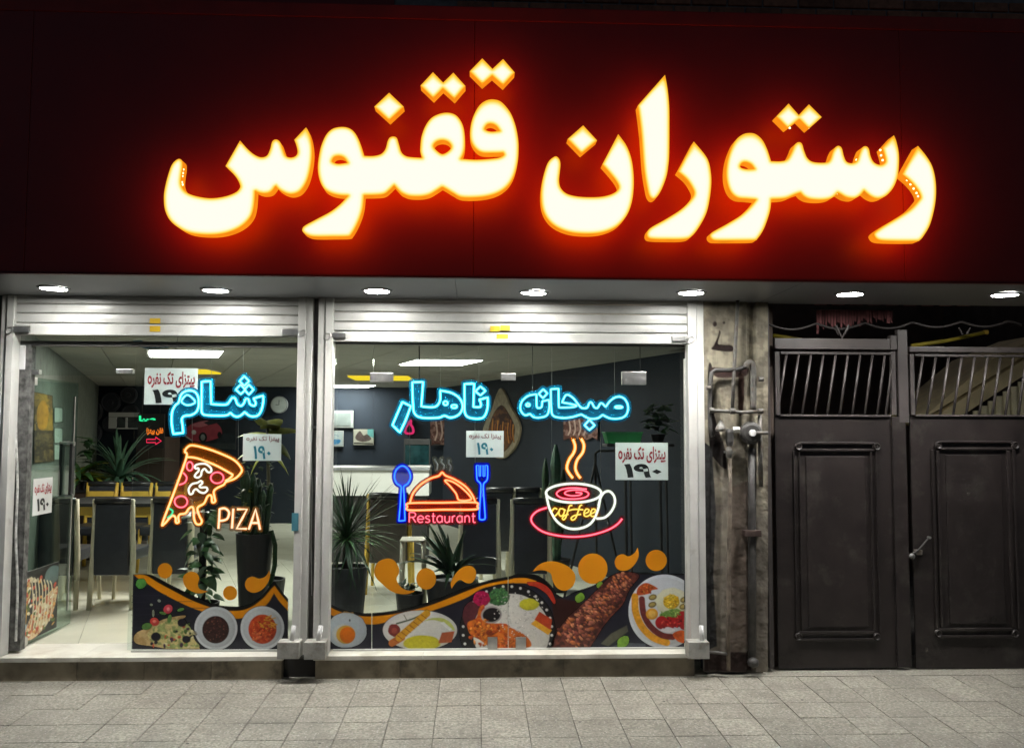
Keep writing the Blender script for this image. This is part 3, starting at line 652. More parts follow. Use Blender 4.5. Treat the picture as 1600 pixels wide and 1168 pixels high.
neon('cyan outline Persian word sign for breakfast at the right of the right window', [
 (K, sp(n7([(455,205),(475,150),(530,105),(603,90,1),(605,200),(625,216),(650,205),(655,155,1),(717,142,1),(720,210),(700,280),(640,303),(580,300),(545,270,1),(500,282),(465,250)])), True, .85),
 (K, sp(n7(ell(525, 188, 17, 12, 10))), True, .9), (K, sp(n7([(665,45,1),(703,83,1),(662,127,1),(623,87,1)])), True, .85),
 (K, sp(n3([(275,692,1),(322,688,1),(324,804,1),(400,802),(430,790),(343,772,1),(370,726),(410,745),(440,782),(462,805),(495,805),(510,775),(525,775),(540,802),(560,805),(575,780),(590,780),(608,800,1),(640,760),(680,738),(720,748),(744,790),(738,840),(705,867),(640,870),(590,848,1),(560,868),(510,870),(460,845,1),(400,862),(340,866),(290,853),(278,810)])), True, .85),
 (K, sp(n3(ell(688, 801, 22, 6, 12))), True, .9), (K, sp(n3([(510,878,1),(542,911,1),(510,940,1),(480,911,1)])), True, .85)], 5.5, hang=((862, 542, 610), (960, 542, 620)))
# pizza slice sign
AM = 'amber'
neon('neon pizza slice with dripping cheese outline above the word PIZA', [
 (AM, sp(n4([(82,738),(190,450),(300,140),(285,90),(310,47),(360,32),(480,60),(620,110),(740,170),(803,245),(790,290),(740,335),(660,365),(640,390),(580,420),(550,450),(555,500),(562,542),(535,550),(530,500),(515,485),(490,500),(460,560),(410,590),(400,620),(420,680),(440,720),(425,750),(390,745),(370,700),(365,620),(350,592),(320,610),(290,650),(240,660),(225,690),(230,730),(205,735),(200,690),(175,672),(140,700),(100,745)])), True, 1, 'outline_tube'),
 (AM, sp(n4([(305,138),(400,150),(560,210),(690,280),(720,302),(690,335),(655,355)]), False), False, 1, 'crust_tube'),
 ('pink', sp(n4(ell(330, 222, 28, 40, 14))), True, .8), ('pink', sp(n4(ell(580, 327, 58, 50, 16))), True, .8), ('pink', sp(n4(ell(250, 545, 58, 52, 16))), True, .8),
 ('pink', sp(n4([(232,392),(285,370),(302,325),(280,290),(268,282)]), False), False, .8),
 ('white', sp(n4([(375,225),(400,205),(470,200),(520,235),(525,270),(495,275),(465,245),(440,268),(432,305),(405,325),(375,315),(388,288),(410,265),(408,240),(385,242)])), True, .85, 'mushroom_tube'),
 ('white', sp(n4([(330,475),(320,430),(350,385),(400,372),(430,355),(445,375),(420,400),(430,415),(480,415),(490,440),(460,465),(420,455),(390,430),(365,445),(355,470)])), True, .85, 'mushroom_tube'),
 ('green', sp(n4([(142,607),(172,627),(165,660),(125,693)]), False), False, .8),
 ('warm', sp(n4([(592,790),(598,700),(602,612,1),(650,606),(688,640),(675,695),(640,715),(602,718)]), False), False, 1, 'letter_tube'),
 ('warm', n4([(727,608),(721,700),(715,788)]), False, 1, 'letter_tube'), ('warm', n4([(762,614),(852,614),(806,702),(758,790),(850,792)]), False, 1, 'letter_tube'),
 ('warm', n4([(868,798),(900,705),(930,612),(952,705),(972,800)]), False, 1, 'letter_tube'), ('warm', n4([(892,738),(960,738)]), False, 1, 'letter_tube')], 4.6, groups={**{k: ('amber', 0) for k in ('amber', 'pink', 'white', 'green')}, 'letter_tube': ('warm', 0)}, hang=((300, 600, 694), (372, 600, 712)))
# restaurant sign
def wtext(txt, x, y, w, h, col, slant=0, rf=.6, adv=None, part='letter_tube'):
    G = {'R': (1, [[(0,0),(0,1)], [(0,1),(.5,1),(.75,.88),(.75,.66),(.5,.52),(0,.5)], [(.4,.5),(.8,0)]]), 'e': (.95, [[(.08,.33),(.72,.33),(.72,.52),(.4,.66),(.08,.5),(.06,.2),(.3,0),(.7,.06)]]),
         's': (.8, [[(.58,.58),(.3,.66),(.08,.54),(.2,.38),(.5,.28),(.56,.1),(.3,0),(.04,.06)]]), 't': (.62, [[(.22,.95),(.22,.12),(.34,0),(.5,.02)], [(.02,.63),(.48,.63)]]),
         'a': (.95, [[(.7,.64),(.7,0)], [(.7,.5),(.45,.66),(.15,.55),(.06,.33),(.15,.1),(.4,0),(.7,.14)]]), 'u': (.9, [[(.08,.64),(.08,.2),(.25,0),(.48,.02),(.66,.2)], [(.66,.64),(.66,0)]]),
         'r': (.62, [[(.1,.64),(.1,0)], [(.1,.42),(.25,.62),(.46,.64)]]), 'n': (.9, [[(.08,.64),(.08,0)], [(.08,.44),(.28,.65),(.52,.62),(.64,.42),(.64,0)]])}
    tot = sum(G[c_][0] for c_ in txt); sx = w / tot; out = []; cx = 0
    for c_ in txt:
        for st in G[c_][1]:
            pts = [(x + (cx + px + slant * py) * sx, y - py * h) for px, py in st]
            out.append((col, spline(pts, False, 4) if len(pts) > 2 else pts, False, rf, part))
        cx += G[c_][0]
    return out
BL = 'blue'
neon('neon covered serving dish between a blue spoon and a blue fork', [
 (BL, sp(n5([(722,510),(775,545),(797,610),(775,668),(735,700),(737,760),(742,880),(746,1008,1),(690,1012,1),(702,880),(709,760),(710,700),(670,668),(650,610),(668,545)])), True, .85, 'spoon_tube'),
 ('flame', sp(n5([(792,845,1),(820,760),(890,680),(980,625),(1055,600),(1085,570),(1118,600),(1200,635),(1300,700),(1360,775),(1388,842,1)]), False), False, 1, 'dome_tube'),
 ('flame', sp(n5([(790,850),(1090,846),(1385,844),(1405,878),(1385,907),(1090,909),(790,914),(768,882)])), True, 1, 'tray_tube'),
 ('flame', sp(n5([(1110,642),(1180,655),(1270,715),(1348,798),(1330,823),(1240,822),(1212,762),(1155,692)])), True, .9, 'highlight_tube'),
 ('off', sp(n5([(1015,447),(1030,480),(1043,500),(1036,550)]), False), False, .7, 'steam_tube'), ('off', sp(n5([(1083,447),(1080,480),(1103,510),(1095,548)]), False), False, .7, 'steam_tube'), ('off', sp(n5([(1148,455),(1145,490),(1163,515),(1155,558)]), False), False, .7, 'steam_tube'),
 (BL, sp(n7([(55,740),(57,800),(62,870),(92,905),(95,960),(88,1080),(82,1200),(90,1232),(128,1230),(134,1200),(126,1080),(118,960),(122,905),(152,870),(158,800),(155,740)]), False), False, .85, 'fork_tube'),
 (BL, n7([(55,740),(78,740),(80,838)]), False, .7, 'fork_tube'), (BL, n7([(80,838),(92,838),(94,740),(116,740),(116,838)]), False, .7, 'fork_tube'), (BL, n7([(116,838),(132,838),(134,740),(155,740)]), False, .7, 'fork_tube')]
 + wtext('Restaurant', 639.5, 815.5, 105, 15.5, 'pink', 0, .62), 4.4, groups={'letter_tube': ('pink', 0), 'off': ('white', 1)}, hang=((640, 612, 764), (742, 610, 730)))
# coffee sign
def coffee_word():
    q = lambda p: n8(p); o = []
    for pts in ([(792,205),(770,195),(750,215),(742,250),(760,270),(785,255),(815,215)], [(840,200),(815,205),(808,245),(825,268),(850,250),(858,215),(840,200),(870,215)],
                [(930,170),(905,175),(890,220),(870,280),(850,300),(840,285),(860,262),(895,250)], [(1020,165),(1000,175),(985,220),(960,285),(930,303),(920,285),(950,262),(1010,250)], [(880,222),(930,208),(975,205),(1030,210)],
                [(1040,245),(1075,230),(1080,208),(1055,205),(1038,235),(1042,265),(1070,268),(1095,250)], [(1100,245),(1135,230),(1140,208),(1115,205),(1098,235),(1102,265),(1130,268),(1160,250)]):
        o.append(('yellow', spline(q(pts), False, 5), False, .62, 'letter_tube'))
    return o
neon('neon coffee cup with steam above a red saucer', [
 ('white', sp(n7(ell(942, 992, 252, 86, 22))), True, 1, 'rim_tube'),
 ('white', sp(n8([(692,50),(700,110),(725,205),(785,310),(870,370),(960,385),(1055,362),(1120,308),(1165,205),(1190,70)]), False), False, 1, 'cup_tube'),
 ('white', sp(n8([(1168,175),(1190,95),(1225,50),(1270,42),(1310,85),(1318,150),(1285,225),(1225,280),(1150,290)]), False), False, 1, 'handle_tube'),
 ('pink', sp(n7([(1062,957),(940,945),(830,960),(786,1000),(840,1038),(950,1046),(1050,1030),(1078,995),(1030,968),(950,963),(880,975),(862,998),(915,1016),(990,1012),(1016,992),(960,985)]), False), False, .8, 'swirl_tube'),
 ('pink', sp(n8([(700,190),(610,222),(557,280),(572,340),(660,408),(800,445),(950,456),(1100,440),(1250,395),(1340,342),(1385,290)]), False), False, .9, 'saucer_tube'),
 ('amber', sp(n7([(935,500),(955,560),(945,620),(900,690),(880,760),(900,810),(935,856)]), False), False, 1.25, 'steam_tube'),
 ('amber', sp(n7([(1010,495),(1035,550),(1025,620),(975,690),(958,760),(975,815),(1005,856)]), False), False, 1.25, 'steam_tube')] + coffee_word(), 4.4, groups={'saucer_tube': ('pink', 2), 'swirl_tube': ('pink', 0), 'letter_tube': ('amber', 0), 'white': ('white', 1)}, hang=((862, 655, 756), (938, 655, 752)))

# ================================================================ Persian lettering
FM = {'پ': 'ﭖﭗﭘﭙ', 'ی': 'ﯼﯽﯾﯿ', 'ت': 'ﺕﺖﺗﺘ', 'ز': 'ﺯﺰﺯﺰ', 'ا': 'ﺍﺎﺍﺎ', 'ک': 'ﮎﮏﮐﮑ', 'ن': 'ﻥﻦﻧﻨ', 'ف': 'ﻑﻒﻓﻔ', 'ر': 'ﺭﺮﺭﺮ', 'ه': 'oﻪﻫﻬ', 'و': 'ﻭﻮﻭﻮ', 'چ': 'ﭺﭻﭼﭽ', 'ص': 'ﺹﺺﺻﺼ', 'ب': 'ﺏﺐﺑﺒ'}
def shape(s):
    out = []
    for i, c_ in enumerate(s):
        if c_ not in FM: out.append(c_); continue
        p = i > 0 and s[i - 1] in FM and s[i - 1] not in 'زاروذد'; n = i + 1 < len(s) and s[i + 1] in FM and c_ not in 'زاروذد'
        out.append(FM[c_][(3 if n else 1) if p else (2 if n else 0)])
    return ''.join(out)[::-1]
def text_mesh(txt, x0, z0, x1, z1, bold=.0, th=.0006):
    """lettering stretched into the rectangle, in the XZ plane at y = 0"""
    cu = bpy.data.curves.new('tmp', 'FONT'); cu.body = txt; cu.offset = bold; cu.extrude = .01
    o = bpy.data.objects.new('tmp', cu); C.objects.link(o)
    me = bpy.data.meshes.new_from_object(o.evaluated_get(bpy.context.evaluated_depsgraph_get())); bpy.data.objects.remove(o); bpy.data.curves.remove(cu)
    v = np.array([q.co[:] for q in me.vertices]); a, b = v.min(0), v.max(0)
    sx = (x1 - x0) / max(b[0] - a[0], 1e-6); sz = (z1 - z0) / max(b[1] - a[1], 1e-6)
    for q in me.vertices:
        x, y, z = q.co; q.co = (x0 + (x - a[0]) * sx, (-z / .01) * th / 2, z0 + (y - a[1]) * sz)
    return me
def textpart(name, txt, rect, Y, mat, parent, bold=0, off=None):
    p, q = P(rect[0], rect[1], Y), P(rect[2], rect[3], Y)
    me = text_mesh(txt, p.x, q.z, q.x, p.z, bold); me.transform(Matrix.Translation((0, Y, 0))); me.materials.append(mat)
    o = bpy.data.objects.new(name, me); return link(o, parent)
def card(label, rect, cap_rect, num_rect, cap, cap_mat, num_mat, Y, bold=.03):
    t = thing('price_card', label, 'price card', (0, 0, 0))
    pbox(*rect, Y, Y + .0015).ob('paper', m_paper, t)
    textpart('caption', shape(cap), cap_rect, Y - .0012, cap_mat, t, bold); textpart('price', '۱۹۰', num_rect, Y - .0012, num_mat, t, bold + .01)
    return t
CY = .168
card('large white price card with black price, behind the dinner sign', (226.5, 574.5, 308, 632), (231, 580, 304, 608), (238, 608, 298, 630), 'پیتزای تک نفره', m_red, m_ink, CY)
card('small white price card with teal price under the yellow-leafed plant', (380, 677.5, 439, 719.5), (385, 681, 436, 691), (396, 696, 423, 717), 'پیتزا تک نفره', m_maroon, m_teal, CY, .015)
card('small white price card with teal price above the blue fork', (728.5, 672.5, 787, 714), (733, 677, 783, 687), (745, 691, 771, 710), 'پیتزا تک نفره', m_maroon, m_teal, CY, .015)
card('large white price card with black price at the right edge, above the saucer', (961.5, 691, 1044, 749.5), (966, 697, 1040, 725), (975, 724, 1034, 746), 'پیتزای تک نفره', m_red, m_ink, CY)
# card on the open door, in the door's own plane
def on_door(px, py):                                        # point of the door plane under a picture point -> local (u, w)
    d = ray(px, py); o = Vector((dp0, GY + .012, FZ + .012)); ax = Vector((dx1 - dp0, DW, 0)).normalized(); n = Vector((ax.y, -ax.x, 0))
    t = (o - CAM).dot(n) / d.dot(n); q = CAM + d * t - o; return q.dot(ax), q.z
u0, w1 = on_door(51, 748); u1, w0 = on_door(79, 800); w0 -= .0
dcard = thing('price_card', 'white price card stuck on the open glass door', 'price card', door.location, rz=door.rotation_euler.z)
MB().box((u0, -.0068, w0), (u1, -.0052, w1)).ob('paper', m_paper, dcard)
for nm, tx, r_, mt in (('caption', shape('پیتزای تک نفره'), (.06, .52, .94, .86), m_red), ('price', '۱۹۰', (.2, .1, .82, .45), m_ink)):
    me = text_mesh(tx, u0 + (u1 - u0) * r_[0], w0 + (w1 - w0) * r_[1], u0 + (u1 - u0) * r_[2], w0 + (w1 - w0) * r_[3], .03)
    me.transform(Matrix.Translation((0, -.008, 0))); me.materials.append(mt); link(bpy.data.objects.new(nm, me), dcard)
# pale blue torn sticker at the top of the left window
t = thing('torn_sticker', 'torn pale blue sticker with digits at the top of the left window', 'sticker', (0, 0, 0))
me = flat_mesh([pxz([(208, 532), (221, 531), (224, 534), (262, 535), (263, 544), (228, 545), (216, 541)], GY - .002)], .0008); me.transform(Matrix.Translation((0, GY - .002, 0)))
me.materials.append(pm('pale_blue_vinyl', (.33, .55, .66), .5)); link(bpy.data.objects.new('vinyl', me), t)
textpart('digits', '۵۰۴۲۹', (229, 537, 260, 543), GY - .0035, m_teal, t, .02)
# ================================================================ flat prints: painted on a fine sheet, one colour per point
def vnoise(X, Y, sc, seed, octv=3):
    out = np.zeros(X.shape); amp = 1; tot = 0
    for o in range(octv):
        r = np.random.default_rng(seed + o * 17); g = r.random((64, 64)); x = X / sc * 2 ** o; y = Y / sc * 2 ** o
        xi = np.floor(x).astype(int); yi = np.floor(y).astype(int); fx = x - xi; fy = y - yi; fx = fx * fx * (3 - 2 * fx); fy = fy * fy * (3 - 2 * fy)
        a = g[yi % 64, xi % 64]; b = g[yi % 64, (xi + 1) % 64]; c_ = g[(yi + 1) % 64, xi % 64]; d = g[(yi + 1) % 64, (xi + 1) % 64]
        out += amp * ((a * (1 - fx) + b * fx) * (1 - fy) + (c_ * (1 - fx) + d * fx) * fy); tot += amp; amp *= .55
    return out / tot
def L(r, g, b): return np.array([((c_ / 255 + .055) / 1.055) ** 2.4 if c_ > 10 else c_ / 255 / 12.92 for c_ in (r, g, b)])
class Art:
    def __init__(s, x0, y0, x1, y1, den=1.0):
        s.xs = np.linspace(x0, x1, int((x1 - x0) * den) + 1); s.ys = np.linspace(y0, y1, int((y1 - y0) * den) + 1)
        s.X, s.Y = np.meshgrid(s.xs, s.ys); s.c = np.zeros(s.X.shape + (3,)); s.a = np.zeros(s.X.shape); s.soft = 1.1; s.k = 0; s.shade = None
    def put(s, mask, col, var=0, sc=4, col2=None):
        s.k += 1; col = np.array(col, float); n = vnoise(s.X, s.Y, sc, s.k * 31)
        cc = col * (1 + var * (n[..., None] - .5) * 2)
        if col2 is not None:
            w = np.clip((vnoise(s.X, s.Y, sc, s.k * 57 + 3) - .42) / .16, 0, 1)[..., None]; cc = cc * (1 - w) + np.array(col2) * (1 + var * (n[..., None] - .5)) * w
        if s.shade is not None: cc = cc * np.clip(s.shade, .15, 1.6)[..., None]
        m = mask[..., None]; s.c = s.c * (1 - m) + np.clip(cc, 0, 1) * m; s.a = np.maximum(s.a, mask)
    def ell(s, cx, cy, rx, ry, col, rot=0, wob=0, sh=.22, **k):
        c_, n = math.cos(rot), math.sin(rot); u = (s.X - cx) * c_ + (s.Y - cy) * n; v = -(s.X - cx) * n + (s.Y - cy) * c_
        d = np.hypot(u / rx, v / ry)
        if wob: d = d + wob * (vnoise(s.X, s.Y, max(rx, ry) * .45, s.k * 7 + 5) - .5) * 2
        s.shade = 1 + sh * (-.55 * (s.X - cx) / rx - .75 * (s.Y - cy) / ry) - sh * .7 * np.clip(d, 0, 1.2) ** 6
        s.put(np.clip((1 - d) * min(rx, ry) / s.soft + .5, 0, 1), col, **k); s.shade = None
    def poly(s, pts, col, **k):
        pts = [p[:2] for p in pts]; D = seg_dist(s.X, s.Y, pts, True); D = np.where(inside(s.X, s.Y, pts), D, -D)
        s.put(np.clip(D / s.soft + .5, 0, 1), col, **k)
    def line(s, pts, w, col, **k):
        D = seg_dist(s.X, s.Y, [p[:2] for p in pts], False); s.put(np.clip((w / 2 - D) / s.soft + .5, 0, 1), col, **k)
    def mesh(s, name, fn, mat, parent, cut=None):
        if mat is m_print: s.c = np.clip(s.c * 1.0 * (.91 + .18 * vnoise(s.X, s.Y, 1.7, 4242, 2))[..., None], 0, 1)
        a = s.a if cut is None else s.a * cut
        h, w = a.shape; keep = np.maximum.reduce([a[:-1, :-1], a[1:, :-1], a[:-1, 1:], a[1:, 1:]]) > .02
        used = np.zeros(a.shape, bool)
        for dy in (0, 1):
            for dx in (0, 1): used[dy:dy + h - 1, dx:dx + w - 1] |= keep
        idx = -np.ones(a.shape, int); n = int(used.sum()); idx[used] = np.arange(n)
        V = fn(s.X[used], s.Y[used]); i, j = np.nonzero(keep)
        F = np.stack([idx[i, j], idx[i + 1, j], idx[i + 1, j + 1], idx[i, j + 1]], 1)
        me = bpy.data.meshes.new(name); me.vertices.add(n); me.vertices.foreach_set('co', V.astype(np.float32).ravel())
        me.loops.add(F.size); me.loops.foreach_set('vertex_index', F.ravel().astype(np.int32)); me.polygons.add(len(F)); me.polygons.foreach_set('loop_start', np.arange(0, F.size, 4, dtype=np.int32))
        me.update(calc_edges=True); me.validate()
        at = me.color_attributes.new('ink', 'FLOAT_COLOR', 'POINT')
        at.data.foreach_set('color', np.concatenate([s.c[used], a[used][:, None]], 1).astype(np.float32).ravel())
        me.materials.append(mat); o = bpy.data.objects.new(name, me); return link(o, parent)
def plane_fn(Y):
    R2 = np.array(_r2); U2 = np.array(_u2); Fv = np.array(_f); Cm = np.array(CAM)
    def f(x, y):
        d = R2[None] * ((x - 800) / FPX)[:, None] + U2[None] * (-(y - 584) / FPX)[:, None] + Fv[None]
        t = (Y - Cm[1]) / d[:, 1]; return Cm[None] + d * t[:, None]
    return f
def bits(a, cx, cy, rx, ry, n, cols, s0, s1, seed):
    r = random.Random(seed)
    for i in range(n):
        t = r.random() ** .5; an = r.uniform(0, 6.28); a.ell(cx + rx * t * math.cos(an), cy + ry * t * math.sin(an), r.uniform(s0, s1), r.uniform(s0, s1) * .7, cols[i % len(cols)] * r.uniform(.75, 1.2), rot=r.random() * 3, wob=.2, sh=.5, var=.3, sc=2)
q1 = lambda p: Z(200, 860, 6.154, p); q2 = lambda p: Z(500, 860, 5.333, p); q3 = lambda p: Z(780, 850, 5.161, p); q6 = lambda p: Z(505, 790, 5.84, p)
NIGHT = L(30, 31, 42); BLK = L(12, 12, 13); OR = np.array((.72, .26, .004)); WHT = L(206, 212, 214)
SY = GY - .0015
# --- left strip
gl = thing('food_window_graphic', 'food photo strip with one orange wave along the foot of the left window', 'window graphic', (0, 0, 0))
def bg_strip(art, top, obot_top, obot, left, right, bottom):
    pass
top = sp(q1([(60,228,1),(110,224),(190,226),(260,245),(400,320),(560,398),(700,463),(850,518),(1000,533),(1100,530),(1200,500),(1300,420),(1370,330),(1406,290,1),(1450,352),(1540,462,1)]), False)
otop = sp(q1([(60,229,1),(170,236),(300,312),(450,392),(600,470),(760,532),(900,570),(1000,576),(1100,570),(1200,532),(1300,455),(1370,375),(1410,335,1),(1460,405),(1540,500,1)]), False)
obot = sp(q1([(60,236,1),(110,275),(180,312),(300,392),(450,472),(600,542),(720,584),(900,630),(1000,652),(1120,640),(1250,565),(1340,510),(1404,408,1),(1450,480),(1540,580,1)]), False)
BOT = 1013.5
a = Art(205, 892, 451, BOT, 1.0)
lb = [(206, BOT)]; rb = [(450, BOT)]
a.poly(lb + [(208, 897)] + top + rb, BLK, var=.1)
a.poly(otop + obot[::-1], OR)
a.poly(lb + [(208, 899)] + obot + rb, NIGHT, var=.25, sc=30)
for k in range(9): a.line([(206, 930 + k * 10), (260 + 40 * (k % 3), 929 + k * 10)], .7, L(44, 44, 56))
a.mesh('printed_backdrop', plane_fn(SY), m_print, gl)
def piece(name, parent, box, Y, draw, label=None, cut=None, den=1.15):
    a = Art(*box, den); draw(a)
    o = a.mesh(name, plane_fn(Y), m_print, parent, None if cut is None else cut(a))
    if label: o['label'] = label
    return o
SY2 = SY - .0012
def flatbread(a):
    a.poly(sp(q1([(52,840),(90,780),(200,730),(330,660),(450,630),(545,618),(550,640),(470,690),(600,760),(640,850),(690,935),(690,945,1),(380,945,1),(250,920),(90,895)])), L(196, 170, 120), var=.2, sc=8, col2=L(170, 140, 90))
    a.poly(sp(q1([(190,790),(330,690),(470,660),(590,720),(640,850),(680,930),(400,935),(250,890)])), L(150, 160, 100), var=.5, sc=4, col2=L(205, 190, 130))
    r = random.Random(3)
    for i in range(60):
        t = r.random(); x = 235 + 70 * r.random(); y = 972 + 38 * r.random()
        if y < 1005 - (x - 225) * .45 or x > 308 - (1012 - y) * .3 + 6: continue
        a.ell(x, y, r.uniform(1.5, 4), r.uniform(1.2, 3), [L(70, 100, 45), L(60, 35, 60), L(190, 80, 55), L(215, 205, 160), L(30, 32, 40), L(110, 140, 70)][i % 6], rot=r.random() * 3, var=.3)
    for (x, y, rr) in ((268, 825, 47), (560, 850, 40), (520, 690, 45)): a.ell(*q1([(x, y)])[0], rr / 6.154, rr / 6.154 * .9, L(26, 24, 34), var=.4, sc=2)
    a.ell(*q1([(255, 680)])[0], 7.5, 6.5, L(205, 66, 60), rot=.4, var=.2); a.ell(*q1([(385, 560)])[0], 7, 8, L(205, 70, 84), rot=.7, var=.2); a.ell(*q1([(255, 678)])[0], 3, 2.5, L(232, 140, 120))
    a.ell(*q1([(388, 560)])[0], 2.5, 3, L(235, 150, 150))
    for (x, y, w, h, ro) in ((180, 725, 52, 34, -.2), (400, 650, 22, 44, .2), (335, 600, 40, 16, .3), (508, 565, 40, 18, -.3), (243, 600, 14, 40, 0), (300, 480, 20, 16, .6), (225, 518, 18, 14, .4)):
        a.ell(*q1([(x, y)])[0], w / 6.154, h / 6.154, L(88, 130, 66) if w > 20 else L(140, 150, 130), rot=ro, var=.35, sc=3)
piece('flatbread_print', gl, (206, 935, 316, BOT), SY2, flatbread)
def leaf_(a): a.ell(*q1([(125, 315)])[0], 9, 8, L(84, 150, 70), rot=-.5, wob=.15, var=.4, sc=4)
piece('basil_print', gl, (207, 900, 232, 922), SY2, leaf_)
def bowl1(a):
    x, y = q1([(845, 745)])[0]; a.ell(x, y, 34, 34, WHT, sh=.08, var=.04, sc=20); a.ell(x, y, 30, 30, L(192, 198, 200), var=.03, sc=20); x, y = q1([(843, 757)])[0]; a.ell(x, y, 21, 21.5, L(58, 34, 30), var=.5, sc=3, col2=L(44, 24, 24))
_b1 = bowl1
def bowl1(a): _b1(a); x, y = q1([(843, 757)])[0]; bits(a, x, y, 19, 19, 90, [L(84, 50, 42), L(52, 28, 26), L(104, 68, 56), L(40, 22, 22)], 1, 2.3, 31)
piece('bean_plate_print', gl, (302, 945, 374, BOT), SY2, bowl1)
def bowl2(a):
    x, y = q1([(1292, 742)])[0]; a.ell(x, y, 34.5, 34.5, WHT, sh=.08, var=.04, sc=20); a.ell(x, y, 30, 30, L(192, 198, 200)); x, y = q1([(1293, 752)])[0]; a.ell(x, y, 22, 23, L(168, 54, 24), var=.35, sc=4, col2=L(190, 74, 34))
    r = random.Random(5)
    for i in range(13): p = q1([(1250 + r.random() * 130, 640 + r.random() * 90)])[0]; u = r.uniform(-.6, .8); a.line([p, (p[0] + 9 * math.cos(u), p[1] + 9 * math.sin(u))], 1.8, L(205, 150, 52), var=.3)
    for i in range(10): p = q1([(1200 + r.random() * 150, 770 + r.random() * 80)])[0]; a.ell(*p, 3, 2.4, L(198, 98, 60), var=.3)
_b2 = bowl2
def bowl2(a): _b2(a); x, y = q1([(1293, 770)])[0]; bits(a, x, y, 19, 16, 50, [L(196, 80, 38), L(150, 44, 20), L(212, 112, 60)], 1, 2.6, 32)
piece('stew_plate_print', gl, (374, 943, 447, BOT), SY2, bowl2)
# --- right strips
gr = thing('food_window_graphic', 'long food photo strip with kebab and plates along the foot of the right window', 'window graphic', (0, 0, 0))
top = sp(q2([(50,410,1),(100,452),(200,492),(330,516),(450,516),(600,500),(750,473),(900,425),(1050,370),(1200,310),(1350,260),(1450,235),(1590,210)]) + q3([(130,236),(220,234),(300,246),(370,285),(430,345),(462,400,1),(520,425),(600,385),(760,330),(880,262),(960,226,1),(1200,228),(1270,236),(1530,238,1)]), False)
otop = sp(q2([(50,440,1),(130,492),(250,528),(380,546),(500,541),(650,520),(800,488),(950,443),(1100,385),(1250,325),(1400,275),(1590,236)]) + q3([(130,272),(220,272),(300,295)]), False)
obot = sp(q2([(50,505,1),(110,542),(200,574),(330,604),(420,612),(500,606),(650,565),(750,545),(930,500),(1100,440),(1230,385),(1320,330),(1400,300),(1590,270)]) + q3([(130,312),(220,315),(300,340)]), False)
def right_bg(x0, x1):
    a = Art(x0, 880, x1, BOT, 1.0)
    a.poly([(509, BOT)] + top + [(1071, BOT)], BLK, var=.1)
    a.poly(otop + obot[::-1], OR)
    a.poly([(509, BOT)] + obot + q3([(420, 380), (470, 440), (600, 400), (760, 345), (880, 280), (960, 240), (1520, 250)]) + [(1071, BOT)], NIGHT, var=.3, sc=30)
    a.poly(q3([(420, 430), (640, 460), (700, 540), (560, 700), (430, 760), (440, 600)]), L(46, 20, 18), var=.3, sc=14)
    a.poly(q3([(820, 800), (900, 720), (1030, 650), (1040, 700), (960, 760), (880, 820)]), L(84, 84, 70), var=.3, sc=9)
    a.poly(q3([(900, 825), (1000, 790), (1180, 800), (1180, 835), (900, 835)]), L(70, 76, 84), var=.2)
    a.a[:, -1] = a.a[:, -2]
    a.mesh('printed_backdrop', plane_fn(SY), m_print, gr)
right_bg(510, 580.5); right_bg(581.5, 793.2); right_bg(794.8, 1069)
def egg(a):
    x, y = q2([(222, 662)])[0]; a.ell(x, y - 24, 12, 6, L(150, 120, 70), wob=.3, var=.3); a.ell(x, y, 31.5, 27.5, L(186, 198, 204), wob=.05, var=.08, sc=10); a.ell(x - 5, y + 6, 18, 16, L(200, 206, 204), var=.05, sc=6)
    a.ell(*q2([(215, 697)])[0], 15, 14.5, L(214, 168, 70), var=.1); a.ell(*q2([(228, 700)])[0], 12, 12.5, L(216, 112, 24), var=.15, sc=8); a.ell(*q2([(248, 578)])[0], 1.3, 2, L(60, 60, 60))
piece('fried_egg_print', gr, (506.5, 950, 577, 1011), SY2, egg)
def oval(a):
    x, y = q2([(833, 660)])[0]; a.ell(x, y, 58.5, 31, L(205, 205, 200), var=.04, sc=20); a.ell(x, y + 1, 53, 26.5, L(212, 212, 206), var=.03)
    a.ell(*q2([(850, 770)])[0], 29, 12.5, L(186, 178, 44), wob=.08, var=.2, sc=4); a.poly(sp(q2([(870,585),(930,560),(1020,560),(1090,600),(1125,660),(1090,650),(1030,600),(940,575)])), L(180, 188, 96), var=.15)
    a.ell(*q2([(618, 660)])[0], 9.5, 10, L(120, 46, 42), var=.3, wob=.1); a.ell(*q2([(620, 665)])[0], 5, 5, L(150, 70, 60), var=.3)
    a.line(sp(q2([(640,605),(760,570),(850,530)]), False), 2.6, L(70, 84, 60), var=.3); a.line(q2([(700, 535), (725, 580)]), 1.3, L(110, 116, 90))
    a.line(q2([(600, 768), (680, 720)]), 11.5, L(170, 96, 40), var=.3, sc=3); a.line(q2([(660, 722), (890, 520)]), 11.5, L(204, 150, 40), var=.25, sc=3)
    for k in range(8): p = q2([(640 + k * 33, 745 - k * 29)])[0]; a.line([(p[0] - 5, p[1] - 2), (p[0] + 3, p[1] + 4)], 1.1, L(140, 70, 24))
    a.poly(q2([(1015, 680), (1122, 668), (1098, 762), (985, 770)]), L(158, 82, 50), var=.15)
    a.poly(q2([(1000, 600), (1030, 590), (1100, 650), (1080, 665)]), L(222, 224, 220))
piece('oval_plate_print', gr, (594, 948, 720, BOT), SY2, oval)
